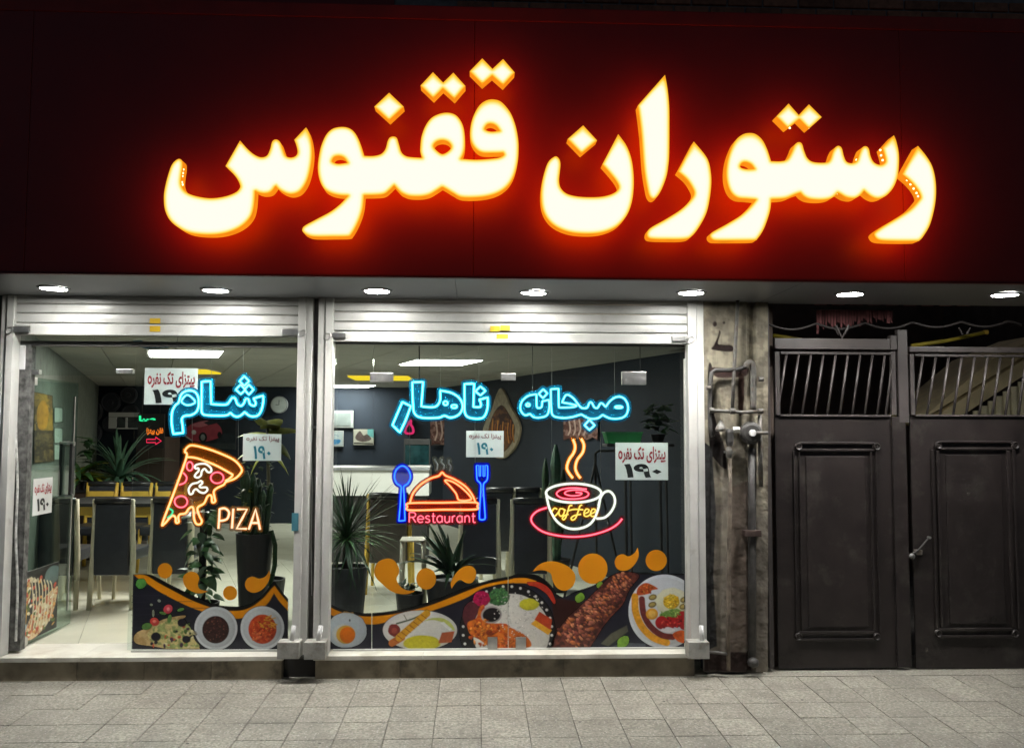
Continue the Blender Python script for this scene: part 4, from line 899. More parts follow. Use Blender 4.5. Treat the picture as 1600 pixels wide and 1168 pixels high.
def bigplate(a):
    cx, cy = 793, 985; a.ell(cx, cy, 75, 74, L(22, 20, 22), var=.3); a.poly(sp(q3([(230,300),(330,305),(410,360),(455,450),(440,480),(380,400),(300,345),(240,330)])), L(170, 50, 34), var=.3, sc=5)
    for k in range(64):
        an = k / 64 * 2 * math.pi; rr = 69.5 if k % 2 else 66.5; a.ell(cx + rr * math.cos(an), cy + rr * math.sin(an), 2.1, 2.1, L(214, 212, 208) if k % 2 else L(30, 28, 30))
    a.ell(cx + 6, cy + 2, 60, 60, L(208, 206, 198), var=.1, sc=3)
    a.ell(*q2([(1490, 385)])[0], 17, 14, L(64, 110, 66), wob=.2, var=.5, sc=3); a.ell(*q2([(1345, 400)])[0], 13.5, 12.5, L(178, 24, 78), wob=.12, var=.35, sc=3)
    a.poly(sp(q2([(1200,470),(1260,420),(1330,480),(1290,560),(1240,640),(1190,560)])), L(84, 40, 46), var=.4, sc=4)
    a.poly(sp(q2([(1330,470),(1370,455),(1380,560),(1430,600),(1560,610),(1600,680),(1600,810),(1450,815),(1330,740),(1250,690),(1230,600),(1300,560)])), L(206, 110, 36), var=.35, sc=7, col2=L(188, 76, 26))
    a.poly(sp(q3([(70,680),(140,690),(220,740),(260,800),(230,830),(80,835)])), L(190, 96, 32), var=.35, sc=6)
    a.ell(*q2([(1420, 680)])[0], 7, 5, L(130, 52, 30), var=.3)
    a.ell(*q2([(1428, 532)])[0], 16.5, 13.5, L(176, 170, 166), rot=-.15); a.ell(*q2([(1430, 532)])[0], 14, 11, L(24, 20, 22), rot=-.15, var=.3)
    bits(a, 812, 962, 40, 38, 120, [L(214, 212, 204), L(196, 192, 184), L(226, 224, 216)], .8, 1.6, 11); bits(a, 751, 935, 11, 10, 26, [L(190, 34, 92), L(150, 14, 62), L(206, 60, 110)], 1.2, 2.6, 12); bits(a, 779, 930, 15, 12, 40, [L(76, 128, 70), L(48, 90, 54), L(96, 150, 84)], 1.2, 2.8, 13); bits(a, 757, 988, 24, 20, 60, [L(214, 124, 46), L(176, 78, 26), L(226, 146, 66), L(150, 60, 24)], 1.5, 4, 14); bits(a, 797, 1000, 16, 10, 24, [L(198, 106, 40), L(160, 74, 26)], 1.5, 3.5, 15)
    a.ell(*q3([(240, 483)])[0], 15.5, 9.5, L(196, 192, 50), wob=.1, var=.2, sc=4)
    a.poly(q3([(255, 640), (300, 600), (425, 690), (395, 730)]), L(216, 160, 44), var=.2); a.poly(q3([(325, 540), (425, 605), (415, 690), (285, 605)]), L(184, 66, 36), var=.2, sc=4)
def side(lo): return lambda a: ((a.X < 793.2) if lo else (a.X > 794.8)).astype(float)
piece('rice_plate_print', gr, (716, 908, 794, BOT), SY2, bigplate, None, side(True)); piece('rice_plate_print', gr, (794, 908, 872, BOT), SY2, bigplate, None, side(False))
def kebab(a):
    for (x, y, w) in ((650, 430, 9), (810, 325, 6), (1000, 785, 11)): a.ell(*q3([(x, y)])[0], w, w * .75, L(110, 150, 50), rot=-.8, wob=.15, var=.35, sc=4)
    a.poly(sp(q3([(430,835),(470,700),(560,580),(700,450),(800,350),(900,255),(1000,222),(1100,228),(1130,265),(1060,350),(1000,480),(900,590),(830,680),(760,790),(700,838)])), L(98, 50, 40), var=.5, sc=5, col2=L(66, 32, 30))
    r = random.Random(9)
    for i in range(330):
        t = r.random(); s_ = r.uniform(-.85, .85); x = 560 + 480 * t + s_ * 95 * (1.25 - .6 * t); y = 790 - 530 * t + s_ * 75 * (1.25 - .6 * t)
        c_ = [L(168, 104, 84), L(142, 82, 66), L(190, 128, 92), L(120, 62, 54), L(178, 104, 60), L(84, 42, 38)][i % 6]
        p = q3([(x, y)])[0]; f = 1.2 - .5 * t
        a.ell(p[0], p[1], r.uniform(2.6, 5.6) * f, r.uniform(1.6, 3.0) * f, c_ * (1.25 - .65 * abs(s_ + .25)), rot=r.uniform(.2, 1.2), wob=.25, sh=.62, var=.4, sc=2)
piece('kebab_print', gr, (845, 888, 1004, BOT), SY2, kebab)
def rplate(a):
    x, y = q3([(1332, 540)])[0]; a.ell(x, y, 56.5, 58, L(210, 216, 222), var=.04, sc=20); a.ell(x, y, 52, 53, L(200, 206, 212), var=.03)
    a.ell(*q3([(1390, 465)])[0], 26, 22, L(216, 216, 190), wob=.1, var=.06); a.ell(*q3([(1388, 462)])[0], 13, 11.5, L(216, 180, 40), wob=.06, var=.15, sc=5)
    a.line(sp(q3([(1095,420),(1100,540),(1150,660),(1240,750),(1350,790)]), False), 11, L(214, 150, 36), var=.3, sc=3); a.line(sp(q3([(1150,440),(1165,560),(1220,660),(1310,730),(1400,745)]), False), 9.5, L(104, 42, 40), var=.3, sc=4)
    a.ell(*q3([(1380, 560)])[0], 18, 7, L(110, 150, 70), rot=-.25, wob=.2, var=.4, sc=3)
    for (px_, py_, w) in ((1310, 630, 10), (1370, 635, 10), (1430, 620, 9), (1480, 590, 10), (1490, 650, 7)): a.ell(*q3([(px_, py_)])[0], w, w * 1.05, L(158, 26, 30), var=.35, sc=5)
    for (px_, py_) in ((1238, 425), (1235, 485), (1492, 445), (1485, 500)): a.ell(*q3([(px_, py_)])[0], 6.5, 4.6, L(120, 106, 50), rot=-.3); a.ell(*q3([(px_, py_)])[0], 4.5, 2.6, L(180, 160, 90), rot=-.3)
    a.ell(*q3([(1232, 560)])[0], 9.5, 9, L(222, 160, 44)); a.ell(*q3([(1232, 560)])[0], 6, 5.5, L(232, 188, 90), var=.2)
    a.poly(sp(q3([(1110,375),(1130,335),(1190,310),(1280,355),(1230,370),(1215,395),(1120,410)])), L(190, 82, 36), var=.45, sc=4)
    a.poly(sp(q3([(1400,720),(1470,690),(1515,720),(1500,790),(1440,780)])), L(200, 90, 36), var=.4, sc=4); a.poly(sp(q3([(1300,690),(1360,665),(1420,690),(1360,710)])), L(214, 214, 216))
_rp = rplate
def rplate(a):
    _rp(a); x, y = q3([(1388, 462)])[0]; bits(a, x, y, 12, 10, 26, [L(220, 186, 60), L(206, 160, 30), L(230, 204, 90)], 1.2, 3, 21); x, y = q3([(1380, 560)])[0]; bits(a, x, y, 17, 6, 30, [L(120, 164, 76), L(84, 124, 52), L(150, 184, 100)], 1, 2.4, 22); x, y = q3([(1400, 630)])[0]; bits(a, x, y, 20, 9, 26, [L(170, 34, 34), L(130, 16, 22), L(196, 70, 60)], 1.4, 3.4, 23)
    bits(a, *q3([(1190, 360)])[0], 11, 7, 20, [L(200, 96, 40), L(160, 60, 26), L(214, 130, 60)], 1.2, 3, 24)
piece('breakfast_plate_print', gr, (979, 894, 1069, BOT), SY2, rplate)
# --- cut orange vinyl shapes
def vinyl(label, cat, pts, nm):
    me = flat_mesh([pxz(sp(pts), SY)], .0008); me.transform(Matrix.Translation((0, SY, 0))); me.materials.append(m_orange)
    tag(link(bpy.data.objects.new(nm, me)), label, cat, 'orange vinyl shapes on the windows')
cir = lambda z, x, y, a, b: z(ell(x, y, a, b, 28))
vinyl('small orange vinyl dot on the left window, beside the chair leg', 'decal', cir(q1, 355, 191, 70, 74), 'orange_dot')
vinyl('orange vinyl comma curling right, over the leafy climbing plant', 'decal', q1([(600,200),(660,215),(685,265),(672,320),(692,368),(770,390,1),(700,408),(640,400),(570,365),(535,310),(535,240)]), 'orange_comma')
vinyl('orange vinyl dot right above the bean plate print', 'decal', cir(q1, 982, 405, 67, 69), 'orange_dot')
vinyl('orange vinyl comma with tail flicked up, in front of the tapered black pot', 'decal', q1([(1357,185,1),(1365,250),(1330,330),(1270,385),(1200,402),(1140,370),(1125,315),(1150,265),(1200,248),(1260,268),(1315,250),(1345,215)]), 'orange_comma')
vinyl('big orange vinyl comma right of the spiky plant pot', 'decal', q6([(590,478),(650,500),(688,560),(690,615),(668,665),(700,730),(760,767),(845,772,1),(780,800),(700,802),(610,770),(540,710),(480,650),(468,580),(505,508)]), 'orange_comma')
vinyl('orange vinyl dot between two commas under the dish sign', 'decal', cir(q6, 940, 664, 90, 97), 'orange_dot')
vinyl('orange vinyl comma drooping left, above the wave near the pane joint', 'decal', q6([(1395,600),(1370,560),(1330,545),(1270,560),(1205,620),(1165,700),(1172,755,1),(1205,705),(1250,672),(1300,700),(1350,702),(1386,662)]), 'orange_comma')
vinyl('large orange vinyl comma with long tail, below the red saucer', 'decal', n8([(568,772,1),(620,715),(690,685),(780,683),(880,720),(945,780),(958,840),(930,910),(860,948),(790,920),(748,850),(738,802),(700,770),(640,760)]), 'orange_comma')
vinyl('largest orange vinyl dot, above the long kebab print', 'decal', cir(n8, 1117, 746, 134, 138), 'orange_dot')
vinyl('small orange vinyl comma pointing up, above the tip of the kebab print', 'decal', q3([(1000,78),(1042,96),(1090,70),(1117,25,1),(1125,90),(1100,150),(1050,200),(990,213),(945,188),(931,135),(958,90)]), 'orange_comma')
vinyl('orange vinyl dot at the right end, above the breakfast plate', 'decal', cir(q3, 1266, 129, 85, 85), 'orange_dot')
# --- poster on the open door, in its own plane
pu0, pw1 = on_door(28, 897); pu1, pw0 = on_door(87, 979)
a = Art(0, 0, 100, 118, 1.1)
a.poly([(0, 0), (100, 0), (100, 118), (0, 118)], L(40, 44, 46), var=.3, sc=25, col2=L(22, 24, 26))
a.ell(84, 20, 20, 16, L(90, 112, 112), var=.2, sc=10); a.poly([(0, 0), (18, 4), (18, 50), (0, 52)], L(150, 176, 186), var=.1)
a.poly(sp([(0, 22), (20, 12), (30, 30), (22, 55), (0, 60)]), L(188, 96, 48), var=.4, sc=6, col2=L(206, 190, 130)); a.poly([(0, 60), (24, 54), (20, 96), (0, 100)], L(190, 150, 60), var=.25, sc=12); a.poly([(0, 92), (22, 88), (26, 118), (0, 118)], L(176, 200, 210), var=.06)
a.poly(sp([(20, 100), (40, 70), (70, 52), (98, 44), (98, 60), (86, 92), (60, 112), (30, 118)]), L(176, 96, 60), var=.5, sc=5, col2=L(210, 190, 150))
r = random.Random(4)
for i in range(90):
    x, y = r.uniform(20, 92), r.uniform(10, 112)
    if y < 30 and x > 55: continue
    a.ell(x, y, r.uniform(2, 5), r.uniform(1.5, 4), [L(216, 206, 176), L(190, 70, 46), L(90, 110, 52), L(214, 160, 84), L(232, 226, 206)][i % 5], rot=r.random() * 3, var=.3)
for k in range(7): x = 30 + k * 8; a.line(sp([(x, 12 + 3 * k), (x + 5, 40), (x + r.uniform(0, 8), 70), (x + 2, 100)], False), 2.4, L(216, 208, 178), var=.2)
dpo = thing('door_poster', 'food poster of stretching cheese on the lower half of the open glass door', 'poster', door.location, rz=door.rotation_euler.z)
a.mesh('printed_sheet', lambda x, y: np.stack([pu0 + (pu1 - pu0) * x / 100, np.full(x.shape, -.006), pw1 + (pw0 - pw1) * y / 118], 1), m_print, dpo)
MB().box((pu0, -.0055, pw0), (pu1, -.0045, pw1)).ob('backing_sheet', m_paper, dpo)
# ================================================================ furniture inside
m_cream = pm('cream_wood', (.60, .56, .42), .45, var=.08, scale=10)
m_ochre = pm('ochre_wood', (.60, .40, .06), .5, var=.12, scale=8)
m_navy = pm('navy_upholstery', (.020, .023, .032), .42, var=.15, scale=20, bump=.08, bscale=60)
m_leather = pm('black_leather', (.018, .019, .022), .28, var=.2, scale=30, bump=.1, bscale=90)
m_brownup = pm('brown_upholstery', (.085, .070, .062), .6, var=.15, scale=20, bump=.08, bscale=60)
m_wood = pm('brown_wood', (.07, .045, .035), .5, var=.2, scale=6)
def make_chair(label, cat_mat, leg_mat, w, group):
    t = thing('dining_chair', label, 'chair', (0, 0, 0), group)
    h = .86
    for s in (-1, 1):
        MB().tube([(s * (w / 2 + .012), -.035, 0), (s * w / 2, -.012, .42), (s * (w / 2 - .012), -.02, .70), (s * (w / 2 - .004), -.035, h - .01)], [.018, .023, .022, .015], 10).ob('leg', leg_mat, t, smooth=True)
        MB().tube([(s * (w / 2 + .005), .42, 0), (s * (w / 2 - .01), .40, .42)], [.014, .018], 10).ob('leg', leg_mat, t, smooth=True)
    MB().prism([(-.012, .26), (-.05, .27), (-.062, .45), (-.058, .66), (-.052, h - .05), (-.02, h - .045), (.0, .66), (.004, .45), (.0, .27)], 0, -w / 2 + .022, w / 2 - .022).ob('backrest', cat_mat, t, bev=.006)
    MB().tube([(-w / 2 + .015, -.036, h - .022), (0, -.042, h - .020), (w / 2 - .015, -.036, h - .022)], .026, 12).ob('top_roll', bpy.data.materials['black_leather'], t, smooth=True)
    MB().box((-w / 2 + .01, -.004, .36), (w / 2 - .01, .44, .45)).ob('seat', cat_mat, t, bev=.02)
    return t
grp = 'dark chairs with cream legs in the dining room'
q = Pz(175, 951, FZ); wch = (P(208, 900, q.y).x - P(146, 900, q.y).x)
ch = make_chair('navy backed chair in the doorway, second from the open door', m_navy, m_cream, wch, grp); ch.location = (q.x, q.y, FZ)
def chair(px, Y, rz, label): return dup(ch, (P(px, 800, Y).x, Y, FZ), rz, label)
Yf = q.y
chair(93, Yf, 0, 'navy backed chair just behind the open glass door edge'); chair(270, Yf + .05, 0, 'navy backed chair behind the left window pane, right of the doorway')
Yr = 3.7
cr = make_chair('dark chair across the table, leftmost of the far row behind the doorway', m_navy, m_ochre, wch, grp); cr.location = (P(157, 800, Yr).x, Yr, FZ); cr.rotation_euler = (0, 0, math.pi)
MB().box((-wch / 2 + .02, .0052, .50), (wch / 2 - .02, .014, .765)).ob('back_panel', m_ochre, cr, bev=.003); MB().box((-wch / 2 + .02, -.0645, .30), (wch / 2 - .02, -.0555, .765)).ob('back_panel', m_ochre, cr, bev=.003)
for px, l in ((211, 'chair across the table, middle of the far row behind the doorway'), (265, 'chair across the table, behind the pizza sign')): dup(cr, (P(px, 800, Yr).x, Yr, FZ), math.pi, 'dark ' + l)
chair(749, Yf, .05, 'navy chair behind the blue fork'); chair(829, Yf, -.04, 'navy chair behind the left rim of the red saucer')
chair(779, 2.85, 0, 'dark chair in the second row, seen right of the blue fork'); chair(820, 2.9, 0, 'dark chair in the second row, left of the coffee cup')
bc = make_chair('brown backed chair with ochre frame behind the dish sign', m_brownup, m_ochre, .36, grp); bc.location = (P(608, 800, 2.1).x, 2.1, FZ)
# long table between the two rows of chairs
tx0, tx1 = P(112, 800, 2.6).x, P(300, 800, 2.6).x
t = thing('dining_table', 'long table with ochre edge between the two rows of dark chairs', 'table', ((tx0 + tx1) / 2, 2.55, FZ))
hw = (tx1 - tx0) / 2
MB().box((-hw, -.42, .735), (hw, .42, .765)).ob('tabletop', m_black, t, bev=.004); MB().box((-hw + .01, -.40, .66), (hw - .01, .40, .7345)).ob('apron', m_ochre, t, bev=.003)
for sx in (-1, 1):
    for sy in (-1, 1): MB().box((sx * (hw - .1) - .03, sy * .34 - .03, 0), (sx * (hw - .1) + .03, sy * .34 + .03, .6595)).ob('leg', m_cream, t, bev=.004)
t = thing('side_table', 'small cream table beside the blue spoon sign', 'table', (P(646, 830, .9).x, .9, FZ))
MB().box((-.09, -.12, .60), (.09, .12, .612)).ob('tabletop', m_cream, t, bev=.004)
for sx in (-1, 1):
    for sy in (-1, 1): MB().tube([(sx * .085, sy * .10, 0), (sx * .075, sy * .09, .60)], .013, 8).ob('leg', m_cream, t, smooth=True)
# counter
cy0 = 3.94; a, b = P(470, 730, cy0), P(672, 730, cy0); zc = P(590, 730, cy0).z; zm = P(590, 774, cy0).z
t = thing('service_counter', 'white fronted service counter at the back of the right window', 'counter', (0, 0, 0))
MB().box((a.x, cy0 - .03, zc - .03), (b.x, cy0 + .6, zc)).ob('counter_top', pm('counter_top', (.25, .26, .27), .3), t, bev=.004)
MB().box((a.x + .01, cy0, zm), (b.x - .01, cy0 + .55, zc - .0305)).ob('front_panel', pm('white_laminate', (.72, .73, .70), .4, var=.04), t)
MB().box((a.x + .03, cy0 + .03, FZ), (b.x - .03, cy0 + .55, zm - .0005)).ob('base_panel', m_black, t)
# fish tank on the counter
a, b = P(631, 690, cy0 + .1), P(672, 728, cy0 + .1)
t = thing('fish_tank', 'dark framed teal fish tank standing on the counter', 'fish tank', (0, 0, 0))
z0 = zc + .001; x0, x1 = a.x, b.x; z1 = a.z; y0, y1 = cy0 + .1, cy0 + .38
MB().box((x0, y0, z1 - .03), (x1, y1, z1 + .03)).ob('lid', m_black, t, bev=.004)
MB().box((x0 + .012, y0 + .012, z0 + .02), (x1 - .012, y1 - .012, z1 - .0305)).ob('water', pm('tank_water', (.010, .034, .038), .08, var=.5, scale=14), t)
MB().box((x0, y0, z0), (x1, y1, z0 + .0195)).ob('base', m_trim, t)
for x in (x0, x1 - .014): MB().box((x, y0 + .001, z0 + .02), (x + .014, y0 + .011, z1 - .0305)).ob('frame_post', m_black, t)

m_gtrim = pm('dull_white_frame', (.24, .26, .26), .5)
# ---------------------------------------------------------------- prints on walls
def ray_plane_fn(pt, n):
    R2 = np.array(_r2); U2 = np.array(_u2); Fv = np.array(_f); Cm = np.array(CAM); n = np.array(n); k = (np.array(pt) - Cm) @ n
    def f(x, y):
        d = R2[None] * ((x - 800) / FPX)[:, None] + U2[None] * (-(y - 584) / FPX)[:, None] + Fv[None]
        return Cm[None] + d * (k / (d @ n))[:, None]
    return f
wd = Vector((SK, 1, 0)).normalized(); wn = Vector((-wd.y, wd.x, 0))      # right wall: along, and out of it into the room
def rwall(off): p = Vector((rx0, .1, 0)) + wn * off; return ray_plane_fn(p, wn)
def lwall(off): p = Vector((lx0, .1, 0)) - wn * off; return ray_plane_fn(p, wn)
def picture(name, label, cat, box, Y, art, fr=None, th=.03, fn=None, den=1.6):
    t = thing(name, label, cat, (0, 0, 0)); A = Art(*box, den); A.soft = .5; art(A)
    A.mesh('painted_face', fn or plane_fn(Y), m_canvas, t)
    if fn is None:
        x0, y0, x1, y1 = box
        if fr is not None: pbox(x0 - 1.5, y0 - 1.5, x1 + 1.5, y1 + 1.5, Y + .002, Y + th).ob('frame', fr, t, bev=.003)
        else: pbox(x0, y0, x1, y1, Y + .002, Y + th).ob('canvas_block', m_black, t)
    return t
def car_art(a):
    X0, Y0, X1, Y1 = 258, 652, 368, 702
    a.poly([(X0, Y0), (X1, Y0), (X1, Y1), (X0, Y1)], L(34, 40, 46), var=.4, sc=18, col2=L(20, 24, 30)); a.poly([(X0, 692), (X1, 692), (X1, Y1), (X0, Y1)], L(50, 56, 58), var=.3, sc=9)
    a.poly(sp([(289, 672), (300, 662), (320, 657), (335, 659), (345, 668), (346, 680), (335, 686), (316, 690), (300, 688), (291, 682)]), L(150, 56, 70), var=.25, sc=9)
    a.poly(sp([(300, 663), (322, 657), (330, 661), (312, 667)]), L(190, 110, 122), var=.1); a.poly([(318, 660), (332, 655), (338, 661), (326, 664)], L(30, 34, 40))
    a.ell(317, 683, 6.5, 8, L(18, 20, 22)); a.ell(317, 683, 3.5, 5, L(120, 124, 126)); a.ell(343, 679, 3.4, 5, L(18, 20, 22)); a.ell(303, 675, 3.6, 3.6, L(210, 206, 206)); a.line([(290, 681), (300, 688)], 2, L(150, 150, 150))
picture('car_painting', 'dark canvas with a red vintage car behind the dinner sign', 'painting', (258, 652, 368, 702), 7.95, car_art)
def bowl_art(a): a.poly([(513, 674), (535, 674), (535, 696), (513, 696)], L(128, 138, 140)); a.poly(sp([(516, 687), (524, 686), (532, 687), (529, 693), (519, 693)]), L(40, 92, 128)); a.line(sp([(518, 681), (523, 679), (529, 681)], False), 1, L(90, 110, 120))
picture('small_picture', 'small white picture of a blue bowl left on the back wall', 'picture', (513, 674, 535, 696), 7.95, bowl_art, m_gtrim)
def still_art(a):
    a.poly([(552, 670), (584, 670), (584, 695), (552, 695)], L(128, 128, 118), var=.2, sc=8); a.poly([(574, 670), (584, 670), (584, 684), (574, 680)], L(70, 120, 120), var=.2); a.poly(sp([(555, 684), (562, 673), (568, 680), (574, 678), (580, 686), (566, 690)]), L(62, 52, 50), var=.5, sc=3)
    a.line([(554, 692), (582, 693)], 2.4, L(40, 38, 36))
picture('small_picture', 'pale canvas with dark shapes beside the blue bowl picture', 'picture', (552, 670, 584, 695), 7.95, still_art)
def board_art(x0, y0, x1, y1):
    def f(a):
        a.poly([(x0, y0), (x1, y0 + 1), (x1, y1), (x1 - 8, y1 - 5), (x1 - 16, y1 - 1), (x0 + 8, y1 - 3), (x0, y1)], L(120, 92, 86), var=.6, sc=3.5, col2=L(80, 50, 44))
        for k in range(4): a.line(sp([(x0 + 9 + k * 8, y0 + 3), (x0 + 11 + k * 8, (y0 + y1) / 2), (x0 + 8 + k * 8, y1 - 9)], False), 2.5, L(176, 150, 140), var=.3)
    return f
picture('food_board', 'ragged edged food picture under the lunch sign', 'food picture', (672, 655, 710, 696), 7.95, board_art(672, 655, 710, 696), None, .02)
picture('food_board', 'ragged edged food picture under the breakfast sign', 'food picture', (880, 652, 934, 688), 0, board_art(880, 652, 934, 688), fn=rwall(.03))
# wood slab plaque on the right wall (a thick slice of trunk with a print inside)
wslab = [(782, 606), (790, 618), (797, 635), (806, 650), (812, 668), (808, 690), (799, 705), (785, 716), (770, 712), (758, 696), (754, 675), (760, 655), (768, 640), (774, 620)]
fnr = rwall(.03); t = thing('wooden_plaque', 'large pointed wood slice plaque on the dark right wall between the lunch and breakfast signs', 'plaque', (0, 0, 0))
ar = np.array(sp(wslab, True, 4)); pf = rwall(.028)(ar[:, 0], ar[:, 1]); pb = pf - np.array(wn)[None] * .026; n_ = len(pf)
MB().add([tuple(p) for p in pf] + [tuple(p) for p in pb], [tuple(range(n_)), tuple(range(n_, 2 * n_))[::-1]] + [(i, (i + 1) % n_, n_ + (i + 1) % n_, n_ + i) for i in range(n_)]).ob('wood_slice', pm('bark_wood', (.30, .25, .17), .7, var=.3, scale=16), t)
A = Art(756, 632, 810, 712, 1.5)
A.poly(sp([(784, 633), (796, 648), (804, 668), (800, 690), (786, 706), (772, 704), (763, 690), (764, 668), (772, 645)]), L(112, 70, 34), var=.5, sc=7, col2=L(60, 34, 26))
for k in range(9): A.line(sp([(770 + k * 4, 655 + (k * 7) % 12), (769 + k * 4, 675), (771 + k * 4, 694 - (k * 5) % 9)], False), 1.8, [L(196, 128, 52), L(150, 84, 30)][k % 2], var=.3)
A.mesh('printed_face', rwall(.0302), m_canvas, t)
# poster and notices on the left wall behind the open door
t = thing('wall_poster', 'tall ochre food poster on the left wall seen through the open door', 'poster', (0, 0, 0)); A = Art(52, 606, 88, 724, 1.2)
A.poly([(53, 612), (82, 618), (84, 720), (54, 723)], L(150, 118, 50), var=.35, sc=10, col2=L(96, 74, 44)); A.poly([(53, 672), (83, 672), (84, 720), (54, 723)], L(100, 82, 54), var=.6, sc=5, col2=L(60, 48, 34)); A.poly(sp([(58, 640), (68, 625), (76, 642), (72, 668), (60, 668)]), L(180, 128, 40), var=.3, sc=6)
A.mesh('printed_sheet', lwall(.014), m_canvas, t)
for k, (y0, l) in enumerate(((636, 'upper pale notice on the left wall beside the ochre poster'), (668, 'middle pale notice on the left wall beside the ochre poster'), (694, 'lowest pale notice on the left wall beside the ochre poster'))):
    t = thing('wall_notice', l, 'notice', (0, 0, 0)); A = Art(84, y0 - 2, 99, y0 + 26, 1); A.poly([(85, y0), (98, y0 + 1), (98, y0 + 23), (85, y0 + 24)], L(170, 186, 176), var=.08); A.mesh('paper', lwall(.014 + .001 * k), m_canvas, t)

# ---------------------------------------------------------------- back wall things
t = thing('wall_clock', 'round pale wall clock right of the dinner sign', 'clock', (P(436, 632, 7.9).x, 7.9, P(436, 632, 7.9).z))
MB().lathe([(.128, 0), (.128, .05), (.11, .09)], n=28, axis='y').ob('clock_case', pm('clock_case', (.25, .27, .28), .5), t); MB().lathe([(.115, -.004), (.115, -.0005)], n=28, axis='y').ob('clock_face', pm('clock_face', (.45, .5, .5), .5), t)
MB().box((-.004, -.008, 0), (.004, -.005, .07)).ob('hand', m_black, t); MB().box((-.05, -.0115, -.004), (0, -.0085, .004)).ob('hand', m_black, t)
m_disc = pm('dark_disc', (.035, .037, .05), .5)
for k, (x, y, r_) in enumerate(((143, 643, 16), (172, 628, 15), (203, 646, 14), (143, 676, 15), (200, 617, 13), (122, 625, 11), (172, 662, 13))):
    q = P(x, y, 7.94); s_ = r_ / FPX * 13.6
    o = MB().lathe([(s_, .05), (s_, .012), (s_ * .86, 0), (s_ * .8, .012), (s_ * .3, .012), (s_ * .25, 0), (.001, 0)], n=24, axis='y').ob('wall_disc', m_disc, smooth=False); o.location = q
    tag(o, 'dark round relief disc on the back wall, ' + ('upper left, next to the side wall', 'right of the upper left one', 'just above the white hatch', 'lowest, above the leafy plant', 'topmost, near the large price card', 'cut by the side wall corner', 'left of the white hatch, lower row')[k], 'wall disc', 'dark relief discs on the back wall')
t = thing('serving_hatch', 'white framed hatch with two small panes on the back wall', 'hatch', (0, 0, 0))
for q in ((170, 644, 216, 651), (170, 651.2, 181, 669), (196, 652, 198, 668), (181.2, 668, 216, 670)): pbox(*q, 7.92, 7.99).ob('frame_bar', m_trim, t)
for q in ((182, 652, 195.5, 667.5), (198.5, 652, 214, 667.5)): pbox(*q, 7.95, 7.97).ob('pane', pm('hatch_glass', (.10, .12, .12), .1), t)
t = thing('tall_cabinet', 'dark brown tall cabinet at the back, under the little arrow sign', 'cabinet', (0, 0, 0)); a, b = P(213, 682, 7.3), P(258, 682, 7.3)
MB().box((a.x, 7.3, FZ), (b.x, 7.95, a.z)).ob('cabinet_body', m_wood, t, bev=.005)
for k in (0, 1): MB().box((a.x + .02 + k * (b.x - a.x) / 2, 7.285, FZ + .08), (a.x + (k + 1) * (b.x - a.x) / 2 - .02, 7.2995, a.z - .03)).ob('cabinet_door', m_wood, t, bev=.004)
t = thing('wall_socket', 'small white wall socket left of the pizza sign', 'socket', (0, 0, 0)); pbox(268, 716, 277, 726, 7.96, 7.99).ob('socket_plate', m_trim, t, bev=.004); pbox(270.5, 719, 274.5, 723, 7.955, 7.9595).ob('socket_hole', m_black, t)
t = thing('wall_panel', 'pale framed grey panel at the left of the back wall in the right window', 'wall panel', (0, 0, 0)); pbox(490, 641, 552, 668, 7.95, 7.99).ob('frame', m_gtrim, t, bev=.004); pbox(490, 644.5, 548, 664.5, 7.94, 7.9495).ob('grey_face', pm('grey_panel', (.13, .155, .155), .6), t)
# small LED words and arrow, one hanging sign
t = thing('led_sign', 'small LED sign with green and orange words over a red arrow', 'LED sign', (0, 0, 0)); LY = 6.0
pbox(216, 646, 256, 700, LY + .008, LY + .02).ob('sign_back', m_black, t)
textpart('green_word', shape('صبا'), (217, 649, 243, 660), LY, emit('led_green', (.03, .9, .35), 1.2), t, .06)
textpart('orange_word', shape('فان پیتزا'), (229, 668, 255, 680), LY, emit('led_orange', (1, .22, .02), 1.1), t, .05)
m_la = emit('led_red', (1.0, .03, .10), 1.3)
MB().tube([P(x, y, LY) for x, y in ((229, 686), (243, 686), (243, 682.5), (252, 688.5), (243, 694), (243, 691), (229, 691))], .006, 6, closed=True).ob('arrow', m_la, t, smooth=True)
for x in (222, 250): 
    p = P(x, 646, LY + .014); MB().tube([p, (p.x, p.y, CZ - .001)], .003, 6).ob('hanging_cord', m_black, t)
t = thing('pink_neon', 'tiny pink neon figure on the back wall below the lunch sign', 'neon sign', (0, 0, 0))
for pts in ([(634, 676), (634, 668), (637, 663), (635, 656), (639, 662), (642, 656), (642, 663), (645, 668), (645, 676)],): MB().tube([P(x, y, 7.93) for x, y in sp(pts, True, 4)], .02, 6, closed=True).ob('pink_tube', emit('neon_dim_pink', (1, .04, .2), .8), t, smooth=True)
pbox(633, 655, 646, 677, 7.96, 7.99).ob('sign_back', m_wall, t)

